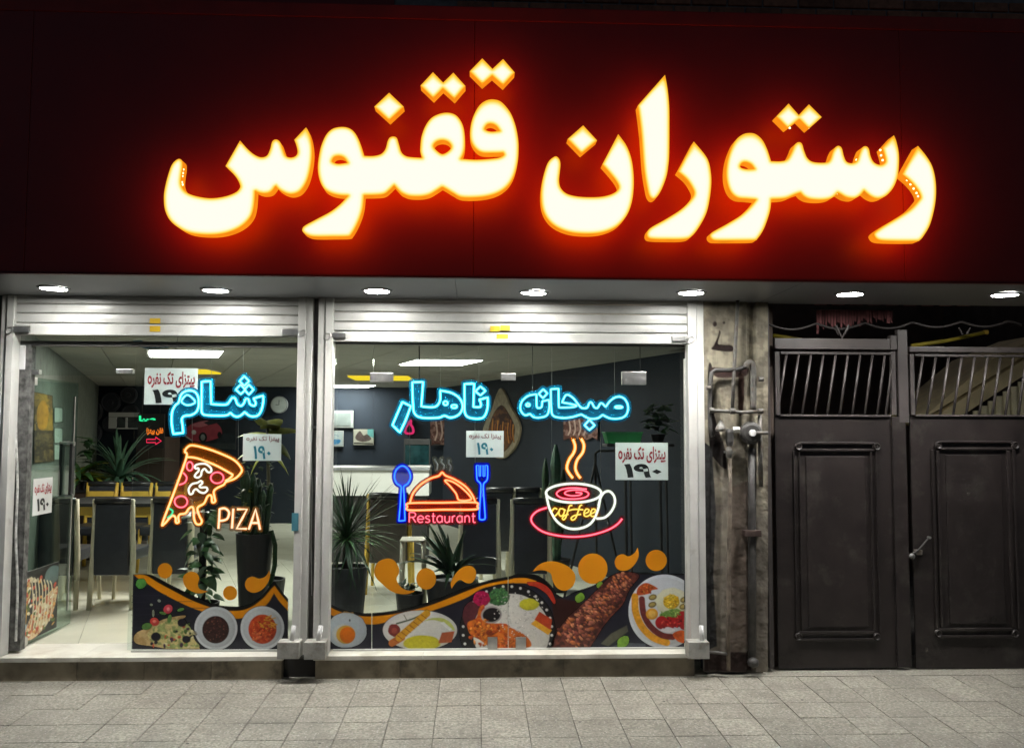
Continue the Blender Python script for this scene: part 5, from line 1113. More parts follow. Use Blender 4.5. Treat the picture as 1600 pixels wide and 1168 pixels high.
# ---------------------------------------------------------------- plants
def foliage(name, col, var=.35, rough=.4, tip=None):
    m = pm(name, col, rough, var=var, scale=14, rnd=.35); return m
m_leafD = foliage('dark_leaf', (.020, .055, .022)); m_leafG = foliage('green_leaf', (.05, .14, .04)); m_leafB = foliage('bluish_leaf', (.06, .14, .09)); m_leafY = foliage('yellow_green_leaf', (.30, .32, .02)); m_leafO = foliage('olive_leaf', (.10, .12, .015))
m_pot = pm('charcoal_pot', (.035, .038, .044), .55, var=.3, scale=12, bump=.15, bscale=40); m_soil = pm('soil', (.03, .022, .016), .95); m_potb = pm('black_pot', (.018, .018, .02), .45)
def blade_mesh(L_, w, droop, nseg=6, fold=.25, base=.6):
    v, f = [], []
    for i in range(nseg + 1):
        t = i / nseg; ang = -droop * t; x = L_ * t * math.cos(ang * .6); z = L_ * t * math.sin(ang * .6)
        ww = w * (base + (1 - base) * min(1, t * 4)) * (1 - t) ** .55 if i < nseg else .0006
        v += [(x, -ww / 2, z + ww * fold), (x, 0, z), (x, ww / 2, z + ww * fold)]
    for i in range(nseg):
        a = i * 3; f += [(a, a + 3, a + 4, a + 1), (a + 1, a + 4, a + 5, a + 2)]
    return v, f
def heart_mesh(L_, w, droop=.5):
    v, f = [], []; prof = [(-.02, .0), (.0, .34), (.14, .5), (.35, .47), (.6, .34), (.82, .16), (1.0, .004)]
    for u, h in prof:
        x = L_ * u; z = -droop * L_ * max(u, 0) ** 2 * .5
        v += [(x, -h * w, z - h * w * .25), (x, 0, z), (x, h * w, z - h * w * .25)]
    for i in range(len(prof) - 1):
        a = i * 3; f += [(a, a + 3, a + 4, a + 1), (a + 1, a + 4, a + 5, a + 2)]
    return v, f
def leafdata(v, f, mat, name='leaf'):
    o = MB().add(v, f).ob(name, mat, None, smooth=True); d = o.data; bpy.data.objects.remove(o); return d
def put_leaf(data, parent, loc, az, el, roll=0, s=1, name='leaf'):
    o = bpy.data.objects.new(name, data); link(o, parent); o.location = loc
    o.rotation_mode = 'XYZ'; o.matrix_basis = Matrix.Translation(loc) @ Matrix.Rotation(az, 4, 'Z') @ Matrix.Rotation(-el, 4, 'Y') @ Matrix.Rotation(roll, 4, 'X') @ Matrix.Scale(s, 4); return o
def pot(parent, r0, r1, h, mat, z=0):
    MB().lathe([(r0, z), (r0 * 1.01, z + .01), (r1, z + h), (r1 * .9, z + h), (r1 * .88, z + h - .025)], n=28).ob('pot', mat, parent, smooth=False); MB().lathe([(r1 * .87, z + h - .035), (r1 * .87, z + h - .026)], n=20).ob('soil', m_soil, parent)
def spot(px, py, Y): q = P(px, py, Y); return q
rr_ = random.Random(21)
# spiky dracaena
Yd = .66; q = spot(541, 884, Yd); t = thing('spiky_plant', 'spiky dark green palm-like plant in a tall charcoal pot beside the shutter rail', 'potted plant', (q.x, Yd, FZ))
ph = q.z - FZ; pot(t, .115, .15, ph, m_pot); zc_ = spot(538, 842, Yd).z - FZ
MB().tube([(0, 0, ph - .03), (.005, 0, (ph + zc_) / 2), (0, 0, zc_)], [.028, .024, .03], 10).ob('trunk', pm('palm_trunk', (.05, .04, .03), .9, var=.4, scale=40), t, smooth=True)
bl = [leafdata(*blade_mesh(.54, .020, d), m) for d, m in ((.35, m_leafD), (.7, m_leafG), (1.1, m_leafD))]
for k in range(170):
    el = rr_.uniform(-.55, 1.45); put_leaf(bl[0 if el > .7 else 1 if el > .1 else 2], t, (rr_.uniform(-.01, .01), rr_.uniform(-.01, .01), zc_ + rr_.uniform(-.03, .03)), rr_.uniform(0, 6.28), el, rr_.uniform(-.5, .5), rr_.uniform(.72, 1.05) * (1 if el > .5 else .8))
# climbing plant on a dark pole
Yv = .58; q = spot(316, 900, Yv); t = thing('climbing_plant', 'glossy heart-leafed climbing plant on a dark pole behind the left window', 'potted plant', (q.x, Yv, FZ))
pot(t, .09, .12, .22, m_potb); zt_ = spot(316, 800, Yv).z - FZ
MB().tube([(0, 0, .2), (0, 0, zt_)], .024, 10).ob('pole', pm('moss_pole', (.02, .018, .013), .95, var=.4, scale=50, bump=.5, bscale=90), t)
MB().tube([(.0, -.02, zt_ - .06), (.002, -.02, zt_ + .02)], .009, 8).ob('stake', m_cream, t)
hd = [leafdata(*heart_mesh(.105, .075, .7), m) for m in (m_leafG, m_leafD, m_leafG)]
for k in range(76):
    z = .22 + (zt_ - .2) * rr_.random(); az = rr_.uniform(0, 6.28); r0 = rr_.uniform(.03, .085)
    put_leaf(hd[k % 3], t, (r0 * math.cos(az), r0 * math.sin(az), z), az + rr_.uniform(-.5, .5), rr_.uniform(-.9, .4), rr_.uniform(-.6, .6), rr_.uniform(.7, 1.15))
# tall column succulent in tapered black pot
Ye = .66; q = spot(398, 832, Ye); t = thing('column_succulent', 'dark many-stemmed column succulent in a tall tapered black pot behind the word PIZA', 'potted plant', (q.x, Ye, FZ))
ph = q.z - FZ; pot(t, .085, .128, ph, m_potb)
for k in range(11):
    a = k * 2.4; r0 = .015 + .075 * (k / 11); h = rr_.uniform(.30, .60) - .15 * (k / 11); x, y = r0 * math.cos(a), r0 * math.sin(a)
    pts = [(x * (1 + .5 * u), y * (1 + .5 * u), ph - .02 + h * u) for u in np.linspace(0, 1, 9)]
    MB().tube(pts, [.021 + .004 * (i % 2) for i in range(8)] + [.008], 6).ob('stem', m_leafD, t)
hy = [leafdata(*heart_mesh(.05, .03, .5), m) for m in (m_leafO, m_leafD)]
for k in range(60): az = rr_.uniform(0, 6.28); put_leaf(hy[k % 2], t, (.10 * math.cos(az), .10 * math.sin(az), ph + rr_.uniform(.0, .5)), az, rr_.uniform(-.5, .8), 0, rr_.uniform(.6, 1.1))
tr = [(.12, -.03, ph + .02), (.15, -.03, ph - .08), (.15, -.03, ph - .22), (.12, -.03, ph - .36)]; MB().tube(tr, .016, 7).ob('trailing_stem', m_leafD, t)
for k in range(24): u = k / 24; put_leaf(hy[1], t, (.145 + rr_.uniform(-.01, .01), -.03, ph - .36 * u), rr_.uniform(0, 6.28), rr_.uniform(-.6, .6), 0, .7)
# yellow leafed plant
Yy = 1.05; q = spot(418, 690, Yy); t = thing('yellow_leafed_plant', 'tall plant with broad yellow-green leaves above the small price card of the left window', 'potted plant', (q.x, Yy, FZ))
pot(t, .12, .15, .3, m_potb); zt_ = q.z - FZ; MB().tube([(0, 0, .28), (.02, 0, .8), (0, 0, zt_ + .1)], .013, 8).ob('stem', pm('plant_stem', (.07, .06, .03), .8), t, smooth=True)
yd = [leafdata(*heart_mesh(.25, .16, .9), m) for m in (m_leafY, m_leafO)]
for k, (az, el, z) in enumerate(((.2, .35, .08), (2.9, .3, .06), (-.5, -.2, .02), (3.5, -.15, 0), (1.4, .6, .12), (-1.6, .1, .03), (.1, -.5, -.04), (2.6, .8, .12), (-1.0, .5, .1), (3.1, -.6, -.05))): put_leaf(yd[k % 3 == 2], t, (0, 0, zt_ + z), az, el, rr_.uniform(-.4, .4), rr_.uniform(.75, 1.05))
# planter with three plants at the far left
Yp = 4.3; a, b = P(70, 760, Yp).x, P(222, 760, Yp).x; zp = P(150, 768, Yp).z
t = thing('plant_ledge', 'long dark planter ledge behind the far row of chairs', 'planter', (0, 0, 0)); MB().box((a, Yp - .15, FZ), (b, Yp + .2, zp)).ob('ledge_body', m_wood, t, bev=.006); MB().box((a - .01, Yp - .17, zp + .0005), (b + .01, Yp + .22, zp + .025)).ob('ledge_top', m_black, t, bev=.004)
zp += .0255
q = spot(186, 760, Yp); t = thing('agave_plant', 'pale green rosette plant with long strap leaves on the ledge', 'potted plant', (q.x, Yp, zp)); pot(t, .07, .09, .09, m_potb)
ad = [leafdata(*blade_mesh(.56, .06, d, 7, .3, .8), m_leafB) for d in (.5, 1.0, 1.6)]
for k in range(48): el = rr_.uniform(.35, 1.45); put_leaf(ad[0 if el > 1.1 else 1 if el > .8 else 2], t, (0, 0, .09), rr_.uniform(0, 6.28), el, rr_.uniform(-.3, .3), rr_.uniform(.75, 1.25))
q = spot(124, 762, Yp); t = thing('croton_plant', 'bushy plant with arching yellow-green leaves left on the ledge', 'potted plant', (q.x, Yp - .05, zp)); pot(t, .07, .09, .09, m_potb)
cd = [leafdata(*blade_mesh(.50, .125, 1.3, 7, .2, .3), m) for m in (m_leafY, m_leafG, m_leafO)]
for k in range(44): el = rr_.uniform(.1, 1.3); put_leaf(cd[k % 3], t, (0, 0, .10), rr_.uniform(0, 6.28), el, rr_.uniform(-.4, .4), rr_.uniform(.6, 1.1))
q = spot(140, 740, Yp + .15); t = thing('leafy_plant', 'dark leafy plant standing behind the arching yellow-green plant', 'potted plant', (q.x, Yp + .12, zp)); pot(t, .05, .07, .08, m_potb)
MB().tube([(0, 0, .07), (.02, .01, .3), (-.01, 0, .55)], .008, 6).ob('stem', m_leafD, t)
for k in range(26): az = rr_.uniform(0, 6.28); put_leaf(hd[k % 2], t, (rr_.uniform(-.05, .05), rr_.uniform(-.03, .03), rr_.uniform(.2, .58)), az, rr_.uniform(-.6, .5), 0, rr_.uniform(.8, 1.4))
# aloe
Ya = .75; q = spot(706, 902, Ya); t = thing('aloe_plant', 'big dark aloe with upright pointed leaves in a charcoal pot below the word Restaurant', 'potted plant', (q.x, Ya, FZ)); ph = q.z - FZ; pot(t, .14, .19, ph, m_pot)
al = [leafdata(*blade_mesh(.46, .055, d, 7, .45, .95), m) for d, m in ((.25, m_leafD), (.6, m_leafB), (.9, m_leafD))]
for k in range(30): el = rr_.uniform(.45, 1.4); put_leaf(al[0 if el > 1.0 else 1 + k % 2], t, (rr_.uniform(-.03, .03), rr_.uniform(-.03, .03), ph), rr_.uniform(0, 6.28), el, rr_.uniform(-.4, .4), rr_.uniform(.7, 1.1))
# low plant
q = spot(640, 930, .7); t = thing('low_plant', 'low dark plant between the orange comma and the wave', 'potted plant', (q.x, .7, FZ)); ph = q.z - FZ + .02; pot(t, .07, .10, ph, m_potb)
for k in range(34): az = rr_.uniform(0, 6.28); put_leaf(hy[1], t, (rr_.uniform(-.06, .06), rr_.uniform(-.04, .04), ph + rr_.uniform(0, .07)), az, rr_.uniform(-.3, 1.2), 0, rr_.uniform(.8, 1.5))
# cactus
Yc = 2.2; q = spot(872, 742, Yc); t = thing('tall_cactus', 'tall cactus with a pale green top left of the neon steam', 'cactus', (q.x - .02, Yc, FZ)); pot(t, .10, .13, .28, m_potb)
zt_ = spot(872, 694, Yc).z - FZ
for k, (x, h, r0) in enumerate(((0, zt_, .045), (-.09, zt_ - .12, .03), (.07, zt_ - .22, .03), (-.03, zt_ - .3, .035))):
    pts = [(x * min(1, u * 2), .02 * k, .26 + (h - .26) * u) for u in np.linspace(0, 1, 12)]
    MB().tube(pts, [r0 * (1 + .08 * (i % 2)) for i in range(10)] + [r0 * .8, r0 * .25], 9).ob('stem', m_leafD if k else m_leafB, t)
# plant stand with green tray and leafy plant
Ys = .95; zs_ = spot(1000, 693, Ys).z; xa, xb = P(945, 690, Ys).x, P(1048, 690, Ys).x
t = thing('plant_stand', 'tall thin black plant stand behind the right edge price card', 'plant stand', (0, 0, 0)); MB().box((xa, Ys - .12, zs_ - .02), (xb, Ys + .14, zs_)).ob('shelf_top', m_black, t, bev=.003)
for x in (xa + .17, xb - .06):
    for y in (-.10, .12): MB().tube([(x, Ys + y, zs_ - .0205), (x + .015, Ys + y, FZ)], .009 if y < 0 else .012, 7).ob('leg', m_black, t)
t = thing('green_tray', 'bright green plastic tray on the plant stand under the breakfast sign', 'tray', (0, 0, 0)); p, q = P(946, 676, Ys - .08), P(1004, 691, Ys - .08)
MB().prism([(p.x + .02, zs_ + .001), (q.x - .02, zs_ + .001), (q.x, p.z), (p.x, p.z)], 1, Ys - .09, Ys + .09).ob('tray_body', pm('green_plastic', (.03, .28, .08), .35), t, bev=.004)
MB().box((p.x - .004, Ys - .094, p.z), (q.x + .004, Ys + .094, p.z + .008)).ob('tray_rim', pm('green_plastic_rim', (.05, .34, .11), .35), t, bev=.002)
q = spot(1028, 690, Ys); t = thing('leafy_plant', 'green bushy plant on the plant stand right of the green tray', 'potted plant', (q.x, Ys, zs_ + .001)); pot(t, .04, .055, .07, m_potb)
for k in range(60): az = rr_.uniform(0, 6.28); put_leaf(hd[(k % 4 == 1) * 1], t, (rr_.uniform(-.09, .09), rr_.uniform(-.05, .05), .07 + rr_.uniform(0, .22)), az, rr_.uniform(-.3, 1.1), 0, rr_.uniform(.5, .9))
# tripod with boom arm
Yt = 1.5; q = spot(930, 708, Yt); t = thing('tripod_stand', 'black tripod stand with a side arm right of the neon steam', 'tripod', (q.x, Yt, FZ)); zt_ = q.z - FZ
MB().tube([(0, 0, zt_ - .35), (0, 0, zt_)], .012, 8).ob('column', m_black, t); MB().tube([(0, 0, zt_), (.03, 0, zt_ + .02), (.24, 0, zt_ + .02)], .009, 8).ob('arm', m_black, t)
for k in range(3): a = R(200 + 120 * k); MB().tube([(0, 0, zt_ - .08), (.30 * math.cos(a), .30 * math.sin(a), 0)], .010, 7).ob('leg', m_black, t)
# ================================================================ dirty plaster pillar
def inked(name, rough=.85, bump=.22):
    m = printed(name, rough, .3); nt = m.node_tree; N = nt.nodes; Lk = nt.links.new; b = N['Principled BSDF']
    g = N.new('ShaderNodeNewGeometry'); n = N.new('ShaderNodeTexNoise'); n.inputs['Scale'].default_value = 55; n.inputs['Detail'].default_value = 6; Lk(g.outputs['Position'], n.inputs['Vector'])
    bp = N.new('ShaderNodeBump'); bp.inputs['Strength'].default_value = bump; bp.inputs['Distance'].default_value = .012; Lk(n.outputs[0], bp.inputs['Height']); Lk(bp.outputs[0], b.inputs['Normal']); return m
PY = .03
a = Art(1099, 462, 1200, 1049, .8); a.soft = 1.2
a.poly([(1090, 450), (1210, 450), (1210, 1060), (1090, 1060)], L(152, 145, 126), var=.2, sc=18, col2=L(126, 120, 106))
ln = np.clip((a.Y - 690) / 180, 0, 1); a.c *= 1; 
old = L(108, 102, 94); w = (ln * (.55 + .45 * vnoise(a.X, a.Y, 26, 901)))[..., None]; a.c = a.c * (1 - w) + old * w             # bare grey render below
n = vnoise(a.X, a.Y, 17, 77, 5); w = np.clip((n - .55) / .1, 0, 1)[..., None] * .35; a.c = a.c * (1 - w) + L(70, 60, 52) * w
n = vnoise(a.X * 3, a.Y * .35, 17, 177, 4); w = np.clip((n - .52) / .12, 0, 1)[..., None] * .25; a.c = a.c * (1 - w) + L(90, 84, 76) * w    # runs down the wall
a.poly(sp([(1124,516),(1122,524),(1116,538),(1113,546),(1143,549),(1144,540),(1128,538),(1122,536),(1126,520)]), L(34, 22, 20), var=.4); a.ell(1117, 506, 3, 4, L(40, 30, 26)); a.ell(1131, 504, 2, 2, L(50, 40, 34))  # holes in the plaster, the shade inside them painted flat
a.poly(sp([(1106, 580),(1113,574),(1116,640),(1130,690),(1136,730),(1124,724),(1108,690)]), L(36, 30, 28), var=.4); a.poly(sp([(1112,574),(1150,576),(1170,570),(1168,586),(1130,590),(1116,586)]), L(52, 36, 32), var=.4)
a.poly(sp([(1154,590),(1163,588),(1161,640),(1154,645)]), L(70, 50, 42), var=.3); a.poly([(1100, 690), (1114, 700), (1120, 800), (1116, 900), (1122, 1010), (1100, 1020)], L(46, 46, 46), var=.6, sc=7)
a.poly([(1142, 760), (1172, 750), (1176, 1000), (1140, 1030)], L(112, 100, 90), var=.2, sc=9, col2=L(102, 92, 83)); a.poly([(1100, 1018), (1172, 1018), (1176, 1049), (1100, 1049)], L(40, 28, 24), var=.5, sc=8)
dz = (vnoise(a.X, a.Y, 12, 33, 5) - .5) * .013 - np.where(seg_dist(a.X, a.Y, [(1120, 470), (1118, 1045)], False) < 9, .022, 0) * np.clip((a.Y - 600) / 60, 0, 1) - np.where((a.X > 1168) & (a.X < 1181), .03, 0)
flat = plane_fn(PY)
def pil(x, y):
    v = flat(x, y); ix = np.clip(np.rint((x - a.xs[0]) / (a.xs[1] - a.xs[0])).astype(int), 0, len(a.xs) - 1); iy = np.clip(np.rint((y - a.ys[0]) / (a.ys[1] - a.ys[0])).astype(int), 0, len(a.ys) - 1)
    v[:, 1] -= dz[iy, ix]; return v
pl = thing('plaster_pillar', 'dirty crumbling beige plaster pillar between the shop window and the gate', 'pillar', (0, 0, 0))
a.mesh('plaster_face', pil, inked('plaster_ink'), pl)
p, q = P(1099.5, 462, PY), P(1200, 1049, PY)
MB().box((p.x, PY + .035, -.02), (q.x - .02, .128, zb + .003)).ob('pillar_core', pm('render_core', (.14, .125, .10), .9, var=.3), pl)

# gas pipes, valves and regulator on the pillar
m_pipe = pm('grey_pipe_paint', (.115, .11, .10), .5, var=.3, scale=30, dirt=(.10, .07, .05), dscale=20, dlo=.5, dhi=.7); m_pdark = pm('dark_pipe', (.055, .052, .05), .55, var=.3, scale=25)
g_ = thing('gas_pipework', 'grey gas pipes with valves and a round regulator on the plaster pillar', 'gas pipes', (0, 0, 0))
def pipe(nm, pts, r, mat, Y=-.03, cap=True):
    return MB().tube([P(x, y, Y) for x, y in pts], r, 12).ob(nm, mat, g_, smooth=True)
pipe('supply_pipe', [(1153, 468), (1150, 520), (1147, 580), (1144.5, 640)], .012, m_pipe)
pipe('cross_pipe', [(1108, 641), (1130, 642), (1160, 644), (1190, 642)], .011, m_pipe, -.045)
pipe('dark_hose', [(1164, 573), (1152, 577), (1135, 578), (1118, 578), (1112, 582), (1110, 600), (1109, 640), (1110, 670), (1114, 682)], .013, m_pdark, -.03)
pipe('riser_pipe', sp([(1164, 574), (1170, 566), (1176, 572), (1177, 600), (1177, 640)], False, 4), .020, m_pipe, -.03)
pipe('drop_pipe', [(1140, 716), (1141, 760), (1139, 860), (1138, 960), (1138, 1046)], .013, pm('rusty_pipe', (.16, .13, .10), .7, var=.5, scale=18), -.03)
pipe('drop_pipe', [(1187, 648), (1188, 700), (1189, 760)], .014, m_pipe, -.02)
for x, y, r_ in ((1112, 641, .018), (1144.5, 642, .020), (1188, 642, .018), (1189, 592, .016), (1107, 606, .014)):
    q = P(x, y, -.05); MB().lathe([(r_, -.016), (r_, .016)], (q.x, q.y, q.z), 8, 'x').ob('coupling', m_pipe, g_, bev=.002)
q = P(1126, 665, -.06); MB().lathe([(.030, -.035), (.034, -.02), (.026, .0), (.012, .022), (.010, .034)], (q.x, q.y, q.z), 18).ob('valve_bell', m_pipe, g_, smooth=False)
q = P(1140, 682, -.05); MB().lathe([(.018, -.06), (.026, -.03), (.026, .03), (.018, .05)], (q.x, q.y, q.z), 14).ob('valve_body', m_pdark, g_)
q = P(1139, 706, -.05); MB().lathe([(.015, -.035), (.022, -.012), (.022, .010), (.014, .032)], (q.x, q.y, q.z), 12).ob('lower_valve', m_pipe, g_); MB().box((q.x - .032, q.y - .006, q.z - .006), (q.x + .032, q.y + .006, q.z + .006)).ob('valve_lever', m_steel, g_, bev=.002)
q = P(1150, 671, -.06); MB().lathe([(.022, -.02), (.022, .02)], (q.x, q.y, q.z), 6, 'x').ob('union_nut', m_steel, g_, bev=.002)
q = P(1173, 676, -.02); MB().lathe([(.068, .03), (.072, .0), (.066, -.022), (.05, -.03), (.001, -.03)][::-1], (q.x, q.y, q.z), 26, 'y').ob('regulator', m_pdark, g_); MB().lathe([(.074, .006), (.074, -.008), (.064, -.010), (.064, .006)], (q.x, q.y, q.z), 26, 'y').ob('regulator_flange', m_pipe, g_)
MB().lathe([(.022, -.05), (.022, -.031)], (q.x, q.y, q.z), 10, 'y').ob('regulator_cap', m_trim, g_); MB().lathe([(.012, .0), (.012, .075)], (q.x + .02, q.y - .045, q.z), 10, 'x').ob('regulator_outlet', m_pipe, g_)
d_ = thing('drain_pipe', 'dark vertical drain pipe with a clamp at the right edge of the plaster pillar', 'drain pipe', (0, 0, 0))
MB().tube([P(1175, y, .012) for y in (700, 800, 900, 1030)], .026, 12).ob('pipe', m_pdark, d_, smooth=True)
q = P(1176, 833, -.02); MB().box((q.x - .055, -.03, q.z - .02), (q.x + .055, .04, q.z + .02)).ob('clamp', pm('rust_clamp', (.05, .03, .025), .7), d_, bev=.004)
q = P(1177, 1037, -.03); MB().lathe([(.012, -.03), (.032, -.018), (.036, 0), (.032, .018), (.012, .03)], (q.x, q.y, q.z + .01), 14).ob('end_cap', m_pdark, d_, smooth=True)
MB().tube([P(1108, 1018, -.02), P(1122, 1019, -.03), P(1136, 1021, -.03)], .010, 8).ob('stub_pipe', m_pipe, g_, smooth=True)

# ================================================================ metal gate
m_gate = pm('gate_paint', (.021, .016, .015), .46, var=.3, scale=7, dirt=(.060, .053, .046), dscale=6, dlo=.54, dhi=.78, bump=.35, bscale=7)
m_gate2 = pm('gate_frame_paint', (.072, .062, .060), .45, var=.2, scale=9, dirt=(.07, .06, .055), dscale=9, dlo=.5, dhi=.8)
QY = .12
def gz(y, Y=QY): return P(1400, y, Y).z
fr = thing('gate_portal', 'grey metal frame around the black double gate with spear ornament', 'gate frame', (0, 0, 0))
pbox(1194, 470, 1210, 1044, QY - .03, QY + .03).ob('post', m_gate2, fr, bev=.003); pbox(1402, 515, 1421, 660, QY - .02, QY + .02).ob('post', m_gate2, fr, bev=.003)
pbox(1210.5, 528, 1391, 546, QY - .025, QY + .02).ob('header_rail', m_gate2, fr, bev=.003); pbox(1391.5, 524, 1401.7, 546, QY - .028, QY + .02).ob('header_block', m_gate2, fr, bev=.003); pbox(1421.5, 541, 1640, 551, QY - .025, QY + .02).ob('header_rail', m_gate2, fr, bev=.003)
MB().tube([P(1306, 508, QY), P(1316, 528, QY), P(1326, 508, QY)], .008, 8).ob('spear_ornament', m_gate2, fr)
def gate_leaf(label, x0, x1, bars, mould, slant, latch):
    t = thing('gate_leaf', label, 'gate leaf', (0, 0, 0))
    ytop = 549 if x0 < 1400 else 553
    pbox(x0, 648, x1, 1042.5, QY - .002, QY + .012).ob('sheet', m_gate, t)
    pbox(x0, ytop, x0 + 9, 647.8, QY - .016, QY + .016).ob('stile', m_gate2, t, bev=.002)
    pbox(x1 - 9, ytop, x1, 647.8, QY - .016, QY + .016).ob('stile', m_gate2, t, bev=.002)
    pbox(x0 + 9.2, ytop, x1 - 9.2, ytop + 5, QY - .014, QY + .014).ob('top_rail', m_gate2, t, bev=.002); pbox(x0 + 9.2, 647.2, x1 - 9.2, 651, QY - .016, QY - .0025).ob('sill_rail', m_gate2, t, bev=.002)
    for xt, xb in bars: MB().tube([P(xt, ytop + 4, QY), P(xb, 648.5, QY)], .0085, 8).ob('bar', m_gate2, t, smooth=True)
    a_, b_, c_, d2 = mould
    # raised moulding frames with round corner knobs
    def strip(x0_, y0_, x1_, y1_, nm='moulding', d=.016): pbox(x0_, y0_, x1_, y1_, QY - .002 - d, QY - .0022).ob(nm, m_gate, t, bev=.005)
    strip(a_ + 8, b_, c_ - 8, b_ + 4); strip(a_ + 8, b_ + 11, c_ - 8, b_ + 15); strip(a_ + 8, d2 - 15, c_ - 8, d2 - 11); strip(a_ + 8, d2 - 4, c_ - 8, d2)
    strip(a_, b_ + 14, a_ + 4, d2 - 14); strip(a_ + 9, b_ + 16, a_ + 12, d2 - 16); strip(c_ - 4, b_ + 14, c_, d2 - 14); strip(c_ - 12, b_ + 16, c_ - 9, d2 - 16)
    for x in (a_ + 6, c_ - 6):
        for y in (b_ + 7.5, d2 - 7.5): q = P(x, y, QY - .004); MB().lathe([(.024, .002), (.026, -.010), (.020, -.020), (.012, -.014), (.001, -.016)][::-1], (q.x, q.y, q.z), 16, 'y').ob('corner_knob', m_gate, t)
    strip(a_ + 18, b_ + 22, c_ - 18, d2 - 22, 'inner_panel', .006)
    return t
bl_ = [(1229 + k * 19.2, 1214 + k * 19.6) for k in range(9)] + [(1396, 1384)]
l1 = gate_leaf('left leaf of the black metal gate with slanted bars', 1210.5, 1401.5, bl_, (1241, 690, 1375, 1001), -15, None)
br_ = [(1442 + k * 20.2, 1428 + k * 20.4) for k in range(10)]
l2 = gate_leaf('right leaf of the black metal gate, with the lock', 1421.5, 1640, br_, (1459, 688, 1591, 996), -14, None)
pbox(1394, 651.2, 1425, 1042, QY - .018, QY - .0026).ob('meeting_stile', m_gate, l2, bev=.003)
q = P(1424, 868, QY - .02); MB().lathe([(.016, 0), (.020, -.012), (.010, -.03)], (q.x, q.y, q.z), 12, 'y').ob('lock_knob', m_steel, l2)
q = P(1434, 862, QY - .02); MB().box((q.x - .022, q.y - .02, q.z - .016), (q.x + .022, q.y + .02, q.z + .016)).ob('lock_body', m_pipe, l2, bev=.004)
q = P(1451, 839, QY - .02); MB().lathe([(.008, .01), (.009, -.02)], (q.x, q.y, q.z), 8, 'y').ob('bolt', m_steel, l2)
MB().tube([P(1424, 866, QY - .03), P(1434, 860, QY - .04), P(1452, 839, QY - .03)], .006, 8).ob('latch_bar', m_pdark, l2)
# scuffs left on the gate
for k, (x, y, rx_, ry_, le, l) in enumerate(((1400, 785, 3, 10, l1, 0), (1540, 975, 26, 20, l2, 0), (1552, 963, 3, 3, l2, 0), (1235, 1028, 22, 12, l1, 0), (1450, 1020, 30, 16, l2, 0), (1545, 1014, 14, 3, l2, 0), (1510, 770, 18, 8, l2, 0))):
    A = Art(x - rx_ - 6, y - ry_ - 6, x + rx_ + 6, y + ry_ + 6, .8); d = np.hypot((A.X - x) / (rx_ + 5), (A.Y - y) / (ry_ + 5)); n = vnoise(A.X, A.Y, 7, 300 + k, 4)
    A.put(np.clip((1 - d) * 1.2, 0, 1) * np.clip((n - .42) / .3, 0, 1) * (.75 if k != 1 else .5), L(150, 144, 134), var=.2); A.mesh('scuff_mark', plane_fn(QY - .0032 - (.0075 if k in (1, 2, 6) else 0)), m_canvas, le)

# ================================================================ yard behind the gate
m_yard = pm('yard_wall', (.10, .075, .06), .9, var=.3, scale=5)
xg0 = P(1190, 700, .2).x
structure(MB().box((xg0 + .12, .25, -.06), (6.0, 5.0, -.02)).ob('yard_ground', pm('yard_concrete', (.16, .15, .14), .9, var=.3, scale=6)))
yw = thing('yard_wall', 'dark back wall of the yard seen above the gate', 'wall', (0, 0, 0)); MB().box((xg0 + .13, 4.0, -.05), (6.0, 4.15, 3.3)).ob('wall_face', m_yard, yw); MB().box((5.2, .3, -.05), (5.35, 3.99, 3.3)).ob('side_face', m_yard, yw)
MB().box((1.905, .22, -.05), (1.99, 3.99, 3.3)).ob('side_face', m_yard, yw)
m_plast = pm('yellow_lit_plaster', (.76, .64, .38), .85, var=.15, scale=8)  # the yard's yellow light is put into the plaster colour
st = thing('yard_stair', 'yellow-lit stair soffit climbing to the right behind the gate bars', 'stair', (0, 0, 0)); SYY = 1.3
def slab(p0, p1, p2, p3, Ya, Yb, nm, mat, par):
    pts = [P(x, y, Ya) for x, y in (p0, p1, p2, p3)]; return MB().prism([(p.x, p.z) for p in pts], 1, Ya, Yb).ob(nm, mat, par)
slab((1430, 662), (1560, 553), (1640, 520), (1640, 532), SYY, SYY + .7, 'soffit_slab', m_plast, st)
slab((1440, 664), (1640, 536), (1640, 560), (1480, 664), SYY - .03, SYY + .6, 'stringer', m_plast, st)
for k in range(4): slab((1424 + k * 9, 660 - k * 3), (1528 + k * 10, 560 - k), (1532 + k * 10, 561 - k), (1430 + k * 9, 662 - k * 3), SYY + .75, SYY + .8, 'handrail_bar', m_pdark, st)
cs = thing('corrugated_fence', 'cream corrugated sheets under the stair behind the right gate leaf', 'corrugated fence', (0, 0, 0))
xs0, xs1 = P(1496, 640, 1.25).x, P(1640, 640, 1.25).x; n_ = 12; w = (xs1 - xs0) / n_; zt2 = P(1560, 570, 1.25).z
for k in range(n_):
    prof = [(xs0 + w * (k + u), 1.25 - .022 * math.sin(math.pi * u)) for u in np.linspace(.03, .97, 7)] + [(xs0 + w * (k + u), 1.262 - .022 * math.sin(math.pi * u)) for u in np.linspace(.97, .03, 7)]
    MB().prism(prof, 2, -.02, min(zt2, P(1470, 664, 1.25).z + (k + 1.0) * w * .62)).ob('sheet_rib', pm('cream_sheet', (.72, .66, .44), .6, var=.1) if k == 0 else bpy.data.materials['cream_sheet'], cs)
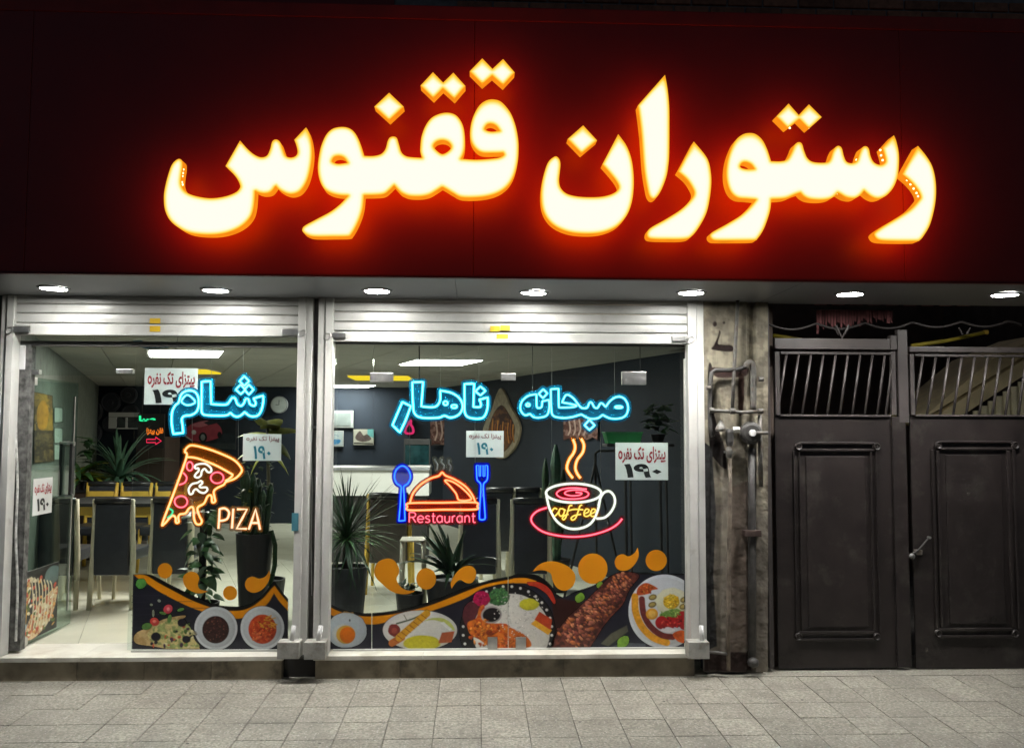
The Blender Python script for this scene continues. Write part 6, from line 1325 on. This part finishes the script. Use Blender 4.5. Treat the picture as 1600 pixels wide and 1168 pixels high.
m_tubeY = pm('yellow_tube', (.40, .32, .03), .5)
for pts, l in (([(1208, 524), (1235, 528), (1268, 534)], 'short yellow tube behind the left gate header'), ([(1424, 540), (1480, 532), (1540, 519)], 'yellow tube rising to the right above the right gate leaf')):
    t = thing('yellow_tube', l, 'tube', (0, 0, 0)); MB().tube([P(x, y, .5) for x, y in pts], .014, 10).ob('tube_body', m_tubeY, t, smooth=True); p = P(*pts[-1], .5); MB().lathe([(.016, -.015), (.016, .015)], (p.x, p.y, p.z), 10, 'x').ob('end_cap', m_ochre, t)
t = thing('wave_wire', 'pale wavy wire garland strung above the gate', 'wire garland', (0, 0, 0))
pts = [(x, 506 + 9 * abs(math.sin((x - 1200) / 24)) * (1 if x < 1420 else .9) - (x - 1200) * .012) for x in range(1200, 1600, 4)]; MB().tube([P(x, y, .22) for x, y in pts], .008, 6).ob('wire', m_gate2, t, smooth=True)
for x in (1304, 1326, 1498, 1516): MB().tube([P(x, 512, .22), P(x + (6 if x in (1304, 1498) else -6), 522, .22)], .006, 6).ob('hook', m_gate2, t)
aw = thing('fringed_awning', 'pink striped awning with ragged fringe under the canopy behind the gate', 'awning', (0, 0, 0)); m_pk = pm('sign_lit_pink', (.30, .11, .11), .8, var=.25, scale=20, rnd=.3)  # pink cloth, with the sign's red glow put into its colour
for k in range(26):
    x = 1276 + k * 4.6; y1 = 512 - k * .55 + rr_.uniform(-3, 3) + abs(k - 10) * .2 + rr_.uniform(-5, 5); slab((x, 484), (x + 3.6, 484), (x + rr_.uniform(1.5, 4.5), y1), (x + rr_.uniform(-1, 1), y1 - rr_.uniform(1, 5)), .30, .306, 'fringe_strip', m_pk, aw)
pbox(1272, 480, 1400, 484, .28, .33).ob('valance_bar', m_pdark, aw)
for k in range(9): slab((1272 + k * 28, 469 + k * .3), (1294 + k * 28, 469 + k * .3), (1292 + k * 28, 476 + k * .2), (1274 + k * 28, 476 + k * .2), .34, .36, 'valance_panel', m_pk, aw)
bpy.context.view_layer.update()
